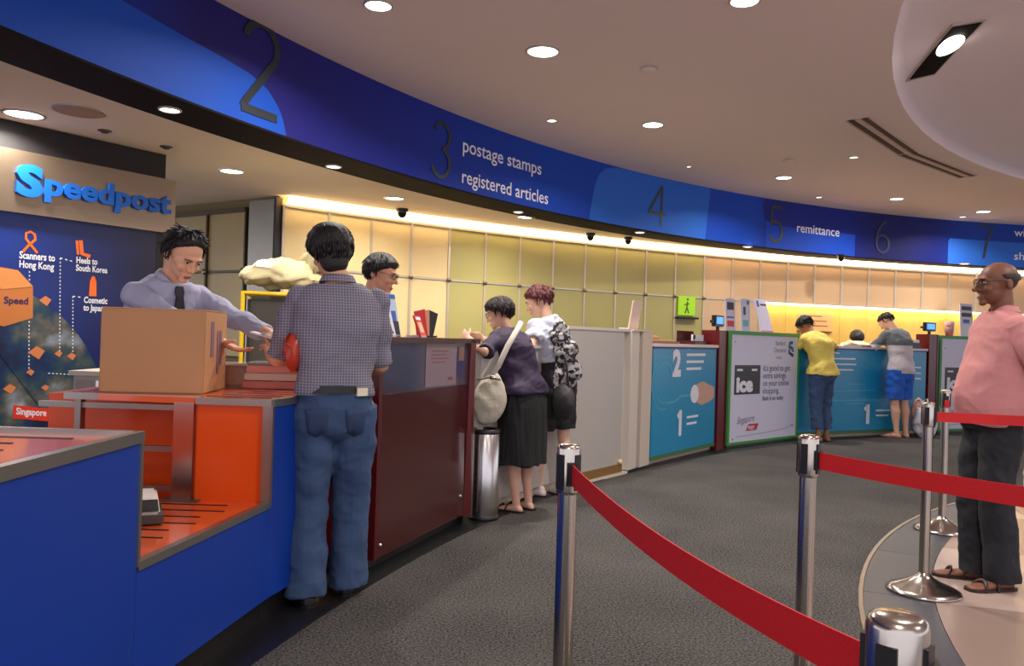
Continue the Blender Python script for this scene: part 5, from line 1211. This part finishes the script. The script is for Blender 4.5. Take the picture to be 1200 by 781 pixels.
mb = MB().box((0, 0, 0), (.11, .07, .008)); mb.xf(Matrix.Translation((-1.205, 3.85, 1.19)) @ Matrix.Rotation(.25, 4, 'Y')); mb.build('fold', paper, t, world=True)
mb = MB().box((0, 0, 0), (.08, .065, .004)); mb.xf(Matrix.Translation((-1.17, 3.85, 1.203)) @ Matrix.Rotation(-.15, 4, 'Y')); mb.build('fold', paper, t, world=True)
# --- second clerk with glasses
P = Person((-.97, 5.12, 0), math.radians(-100), 1.74, 'clerk with short black hair and dark glasses, standing behind the maroon counter', lean=7, head=(0, 12, 0), voxel=.007, skin=(208, 152, 120), bulk=.95,
           hands=[(-.75, 4.95, 1.12), (-.72, 5.3, 1.1)])
P.body(); P.hair(th=.018, front=.38, side=-.18, back=-.8, seed=5, vol=(1.03, 1.03, 1.05), tufts=320); P.glasses(big=1.1)
P.shirt(mat('shirt_slate', (150, 152, 172), .8), sleeve=.8, crease=(.014, 7, 12, 7)); P.trousers(MATS['slacks_black']); P.shoes(shoe_b, sole_b)
mb = MB(); mb.tube([P.T((-.075, .02, .835 * P.H)), P.T((-.05, .11, .79 * P.H)), P.T((0, .135, .70 * P.H)), P.T((.05, .11, .79 * P.H)), P.T((.075, .02, .835 * P.H))], .007, 6, flat=.5); mb.build('lanyard', mat('lanyard_teal', (40, 110, 120), .6), P.t)
# --- woman in purple
purple = mat('purple_jersey', (38, 22, 54), .75); blk = mat('black_cloth', (19, 18, 21), .8)
P = Person((.085, 5.60, 0), math.radians(52), 1.545, 'older woman in dark purple blouse and long black skirt leaning on the grey counter', lean=20, head=(16, 6, 0), female=True, voxel=.007, skin=(206, 160, 138), bulk=1.12,
           hands=[(-.30, 5.50, 1.20), (-.22, 5.98, 1.20)], poles=[(-1, -.5, -.4), (1, -.6, -.4)], stance=.07, foot_yaw=(8, -8))
P.body(); P.hair(col=(34, 18, 22), th=.026, front=.3, side=-.28, back=-.85, seed=11, vol=(1.04, 1.04, 1.02), tufts=420, messy=.007, nape=.0); P.glasses((40, 24, 24))
P.shirt(purple, sleeve=.95, z0=P.hz + .02, ex=.026, hem=.018, sl_ex=.024, collar=False, crease=(.02, 6, 12, 9))
P.skirt(blk, .33, 0, .205); P.sandals(mat('sandal_sole', (22, 20, 22), .6), mat('sandal_strap', (26, 22, 24), .5)); wp = P
t = empty('shoulder_bag', (-.13, 5.36, .9), 0, 'cream quilted shoulder bag hanging by its strap from the woman in purple', 'bag')
bagm = mat('bag_cream', (190, 182, 164), .7, bump=.6, bscale=30)
mb = MB().ell((0, 0, 0), (1, 1, 1), 36, 24); mb.v = [V((p.x * .125 * (1 - .25 * max(0, p.z)), p.y * .07, p.z * .175)) for p in mb.v]; mb.v = [p + V((1, 1, 1)) * .012 * noise.noise(p * 16) for p in mb.v]
mb.xf(Matrix.Translation((-.135, 5.36, .80)) @ Matrix.Rotation(math.radians(25), 4, 'Z') @ Matrix.Rotation(.15, 4, 'Y')); mb.build('pouch', bagm, t, world=True)
mb = MB(); mb.tube([(-.15, 5.37, .93), (-.085, 5.34, 1.02), (-.025, 5.36, 1.16), (.045, 5.43, 1.29), (.06, 5.52, 1.325)], .019, 10, flat=.3, up=(.3, 1, .2)); mb.build('strap', mat('strap_cream', (204, 196, 184), .6), t, world=True)
MB().tube([(-.22, 5.30, .93), (-.14, 5.29, .945), (-.07, 5.32, .93)], .008, 8).build('zip', mat('zip_grey', (110, 104, 98), .4), t, world=True)
MB().ell((-.12, 5.29, .945), (.022, .01, .016), 12, 8).build('buckle', chrome, t, world=True)
# --- second woman
P = Person((.36, 6.12, 0), math.radians(52), 1.66, 'woman with reddish hair, white shawl and black shorts behind the woman in purple', lean=14, head=(18, 14, 0), female=True, voxel=.007, skin=(212, 166, 142), bulk=1.0,
           hands=[(.06, 6.1, 1.16), (.18, 6.5, 1.2)], poles=[(-.8, -.6, -.6), (1, -.8, -.6)], stance=.08, step=(.12, -.06))
P.body(); P.hair(col=(88, 30, 34), th=.022, front=.35, side=-.25, back=-.6, seed=14, vol=(1.03, 1.03, 1.03), tufts=420, messy=.009)
MB().ell((0, -.085, .13), (.045, .04, .06), 20, 14, P.HM).build('hair_bun', mat('hair_dark2', (40, 18, 24), .5, bump=.5, bscale=90), P.t); P.glasses((24, 22, 24), up=.075, back=.035, big=1.15)
P.shirt(mat('white_shawl', (196, 198, 214), .8), sleeve=.55, z0=P.hz + .16, ex=.026, hem=.01, sl_ex=.03, sh_ex=.012, collar=False, crease=(.03, 9, 16, 12))
pm = mat('pattern_cloth', (40, 38, 42), .8); nt = pm.node_tree; tc = nt.nodes.new('ShaderNodeTexCoord'); n1 = nt.nodes.new('ShaderNodeTexNoise'); n1.inputs['Scale'].default_value = 28; n1.inputs['Detail'].default_value = 2
nt.links.new(tc.outputs['Object'], n1.inputs['Vector']); rp = nt.nodes.new('ShaderNodeValToRGB'); rp.color_ramp.interpolation = 'CONSTANT'; rp.color_ramp.elements[0].color = (*lin((34, 34, 38)), 1); rp.color_ramp.elements[1].position = .5; rp.color_ramp.elements[1].color = (*lin((168, 164, 166)), 1)
nt.links.new(n1.outputs['Fac'], rp.inputs[0]); nt.links.new(rp.outputs[0], nt.nodes['Principled BSDF'].inputs['Base Color'])
mb = MB(); P.torso(mb, ex=.014, z0=P.hz - .02, z1=P.hz + .36); fuse(mb, 'blouse', mat('blouse_black', (34, 32, 40), .8), P.t, .008, 4, .5, crease=(.012, 8, 14, 2))
iM_ = P.iM; mb = MB()
for c_, r_ in (((.37, 5.98, 1.24), (.085, .07, .10)), ((.40, 5.98, 1.12), (.10, .075, .12)), ((.44, 6.0, .98), (.10, .06, .12)), ((.36, 5.97, .93), (.05, .05, .11))):
    mb.ell((0, 0, 0), r_, 24, 16, iM_ @ Matrix.Translation(c_))
fuse(mb, 'printed_wrap', pm, P.t, .007, 6, .5, crease=(.035, 9, 12, 6))
P.trousers(blk, end=.42, thigh=.066, knee=.06, hem=.06, name='shorts'); P.shoes(mat('shoe_pale', (206, 190, 184), .4), sole_b, name='shoe'); w2 = P
t = empty('printed_tote', (.40, 5.93, .88), math.radians(30), 'black and white printed tote hanging at the side of the woman in the shawl', 'bag')
mb = MB().ell((0, 0, 0), (1, 1, 1), 28, 18); mb.v = [V((p.x * .07, p.y * .11, p.z * .14)) + V((1, 1, 1)) * .01 * noise.noise(p * 4) for p in mb.v]; mb.xf(Matrix.Translation((0, 0, -.13))); mb.build('body', mat('tote_dark', (48, 46, 50), .6, bump=.4, bscale=20), t)
MB().tube([(0, -.06, -.02), (0, -.03, .12), (0, .0, .2), (0, .03, .12), (0, .06, -.02)], .009, 8).build('handle', blk, t)
# --- customer in yellow shirt
P = Person((4.02, 10.24, 0), math.radians(30), 1.70, 'customer in yellow shirt and cropped jeans bending over the blue counter', lean=15, hunch=14, head=(-6, 22, 0), female=True, voxel=.01, skin=(150, 96, 70), bulk=1.15,
           hands=[(3.80, 10.62, 1.24), (4.12, 10.72, 1.24)], poles=[(-1, -.6, -.4), (1, -.8, -.4)], stance=.075, foot_yaw=(5, -5))
P.body(); P.hair(col=(16, 12, 14), th=.024, front=.35, side=-.3, back=-.7, seed=21, vol=(1.06, 1.05, 1.05), tufts=200, messy=.012)
MB().ell((0, -.125, .12), (.032, .032, .032), 16, 12, P.HM).build('hair_bun', mat('hair_dark3', (18, 14, 16), .6), P.t)
P.shirt(mat('yellow_jersey', (226, 204, 100), .8), sleeve=.75, z0=P.hz - .03, ex=.026, hem=.012, sl_ex=.02, collar=False, crease=(.022, 6, 10, 13), voxel=.01)
P.trousers(jeans, end=.86, knee=.044, hem=.042, thigh=.056, voxel=.01); P.sandals(MATS['sandal_sole'], MATS['sandal_strap'])
# --- customer in blue shorts
P = Person((5.39, 10.97, 0), math.radians(26), 1.80, 'man in grey and white t-shirt and blue shorts at the far blue counter', lean=10, hunch=10, head=(10, 30, 0), voxel=.01, skin=(212, 164, 136), bulk=1.02,
           hands=[(5.12, 11.32, 1.27), (5.42, 11.40, 1.27)], poles=[(-1, -.6, -.5), (1, -.8, -.5)], stance=.09, foot_yaw=(20, -16))
P.body(); P.hair(th=.014, front=.42, side=.0, back=-.55, seed=23, tufts=200)
tm = mat('tee_two_tone', (208, 200, 206), .8); nt = tm.node_tree; tc = nt.nodes.new('ShaderNodeTexCoord'); sp = nt.nodes.new('ShaderNodeSeparateXYZ'); nt.links.new(tc.outputs['Object'], sp.inputs[0]); gt = nt.nodes.new('ShaderNodeMath'); gt.operation = 'GREATER_THAN'; gt.inputs[1].default_value = 1.27
nt.links.new(sp.outputs['Z'], gt.inputs[0]); mx = nt.nodes.new('ShaderNodeMix'); mx.data_type = 'RGBA'; mx.inputs[6].default_value = (*lin((208, 200, 206)), 1); mx.inputs[7].default_value = (*lin((100, 106, 112)), 1); nt.links.new(gt.outputs[0], mx.inputs[0]); nt.links.new(mx.outputs[2], nt.nodes['Principled BSDF'].inputs['Base Color'])
P.shirt(tm, sleeve=.8, z0=P.hz - .06, ex=.024, hem=.01, sl_ex=.022, collar=False, crease=(.018, 6, 10, 17), voxel=.01)
P.trousers(mat('blue_shorts', (30, 92, 190), .8), end=.46, knee=.06, hem=.062, thigh=.066, voxel=.01, name='shorts'); P.sandals(mat('flipflop', (120, 60, 60), .6), mat('flip_strap', (180, 150, 150), .5))
t = empty('shopping_bag', (5.82, 11.12, 0), math.radians(20), 'white printed plastic shopping bag standing on the floor by the man in blue shorts', 'bag')
pl_m = mat('poly_bag', (214, 216, 226), .35, bump=.6, bscale=14)
mb = MB().ell((0, 0, 0), (1, 1, 1), 36, 24); mb.v = [V((p.x * .2 * (1 - .3 * max(0, p.z)), p.y * .12, max(-.9, p.z) * .23 + .21)) + V((1, 1, 1)) * .035 * noise.noise(p * 2.6) for p in mb.v]; mb.build('bag', pl_m, t)
mb = MB().ell((.02, -.125, .24), (.05, .02, .1), 14, 10); mb.build('red_print', inkr, t); MB().ell((-.07, -.12, .3), (.04, .02, .06), 12, 8).build('blue_print', inkb, t)
MB().tube([(-.07, 0, .4), (-.05, 0, .5), (.03, 0, .53), (.06, 0, .4)], .012, 8).build('handle', pl_m, t)
t = empty('pink_parcel', (5.78, 11.24, 0), math.radians(20), 'pinkish tan wrapped bundle poking out behind the plastic shopping bag', 'bundle')
mb = MB().ell((0, 0, 0), (1, 1, 1), 28, 18); mb.v = [V((p.x * .13, p.y * .08, p.z * .26 + .27)) + V((1, 1, 1)) * .03 * noise.noise(p * 3) for p in mb.v]; mb.build('wrap', mat('wrap_pink', (196, 150, 140), .6, bump=.4, bscale=20), t)
MB().tube([(-.1, -.07, .4), (0, -.09, .38), (.1, -.07, .42)], .01, 6).build('string', white, t)
# --- clerk bent low behind the far counter
P = Person((5.52, 12.86, 0), math.radians(165), 1.66, 'clerk bent low behind the far blue counter, only black hair and papers showing', lean=30, hunch=8, head=(0, 34, 0), voxel=.01, skin=(210, 158, 126),
           hands=[(5.50, 12.2, 1.05), (5.15, 12.2, 1.05)], poles=[(-1, -.4, -.6), (1, -.4, -.6)])
P.body(); P.hair(th=.022, front=.4, side=-.2, back=-.7, seed=31, tufts=200, vol=(1.12, 1.1, 1.1)); P.shirt(mat('shirt_pale', (216, 200, 170), .8), sleeve=.8, voxel=.01); P.trousers(MATS['slacks_black'], voxel=.01); P.shoes(shoe_b, sole_b)
# --- man in pink
P = Person((2.54, 4.17, 0), math.radians(86), 1.705, 'balding man in pink polo shirt and black trousers waiting behind the red belt', lean=-3, head=(0, 9, 0), voxel=.0055, skin=(118, 72, 52), bulk=.98, belly=.07,
           hands=[(2.72, 4.07, .90), (2.74, 4.24, .88)], poles=[(-1, -.15, -.2), (1, -.15, -.2)], curl=.8, stance=.085, foot_yaw=(14, -14), palms=[(.4, -.8, .2), (-.4, -.8, .2)], step=(0, .05))
P.body(feet=True, nose=1.2, jaw=1.06); P.hair(col=(40, 34, 34), th=.005, front=.9, side=-.05, back=-.7, seed=41, ring=True, tufts=0, messy=.001); P.glasses((30, 26, 30))
P.shirt(mat('pink_polo', (202, 136, 136), .85, bump=.2, bscale=220), sleeve=.86, z0=P.hz - .05, ex=.022, hem=.004, sl_ex=.026, sh_ex=.006, crease=(.012, 6, 9, 19), sep=True)
P.trousers(mat('trousers_black', (24, 26, 34), .8), end=1.0, knee=.048, hem=.05, thigh=.058, ex=.01, crease=(.016, 8, 8, 21)); P.sandals(mat('leather_sandal', (42, 24, 22), .5), mat('leather_strap', (36, 22, 24), .45))
t = empty('carrier_bag', (2.86, 4.2, .82), math.radians(80), 'translucent white plastic bag held behind the back of the man in pink', 'bag')
pb = mat('thin_poly', (206, 196, 186), .3, bump=.6, bscale=12)
mb = MB().ell((0, 0, 0), (1, 1, 1), 40, 26); mb.v = [V((p.x * .15, p.y * .09 * (1 - .4 * max(0, p.z)), p.z * .2 - .26)) + V((1, 1, 1)) * .03 * noise.noise(p * 3) for p in mb.v]; mb.build('bag', pb, t)
for sx in (-1, 1): MB().tube([(sx * .06, 0, -.1), (sx * .03, 0, .0), (0, 0, .04)], .01, 8).build('handle', pb, t)
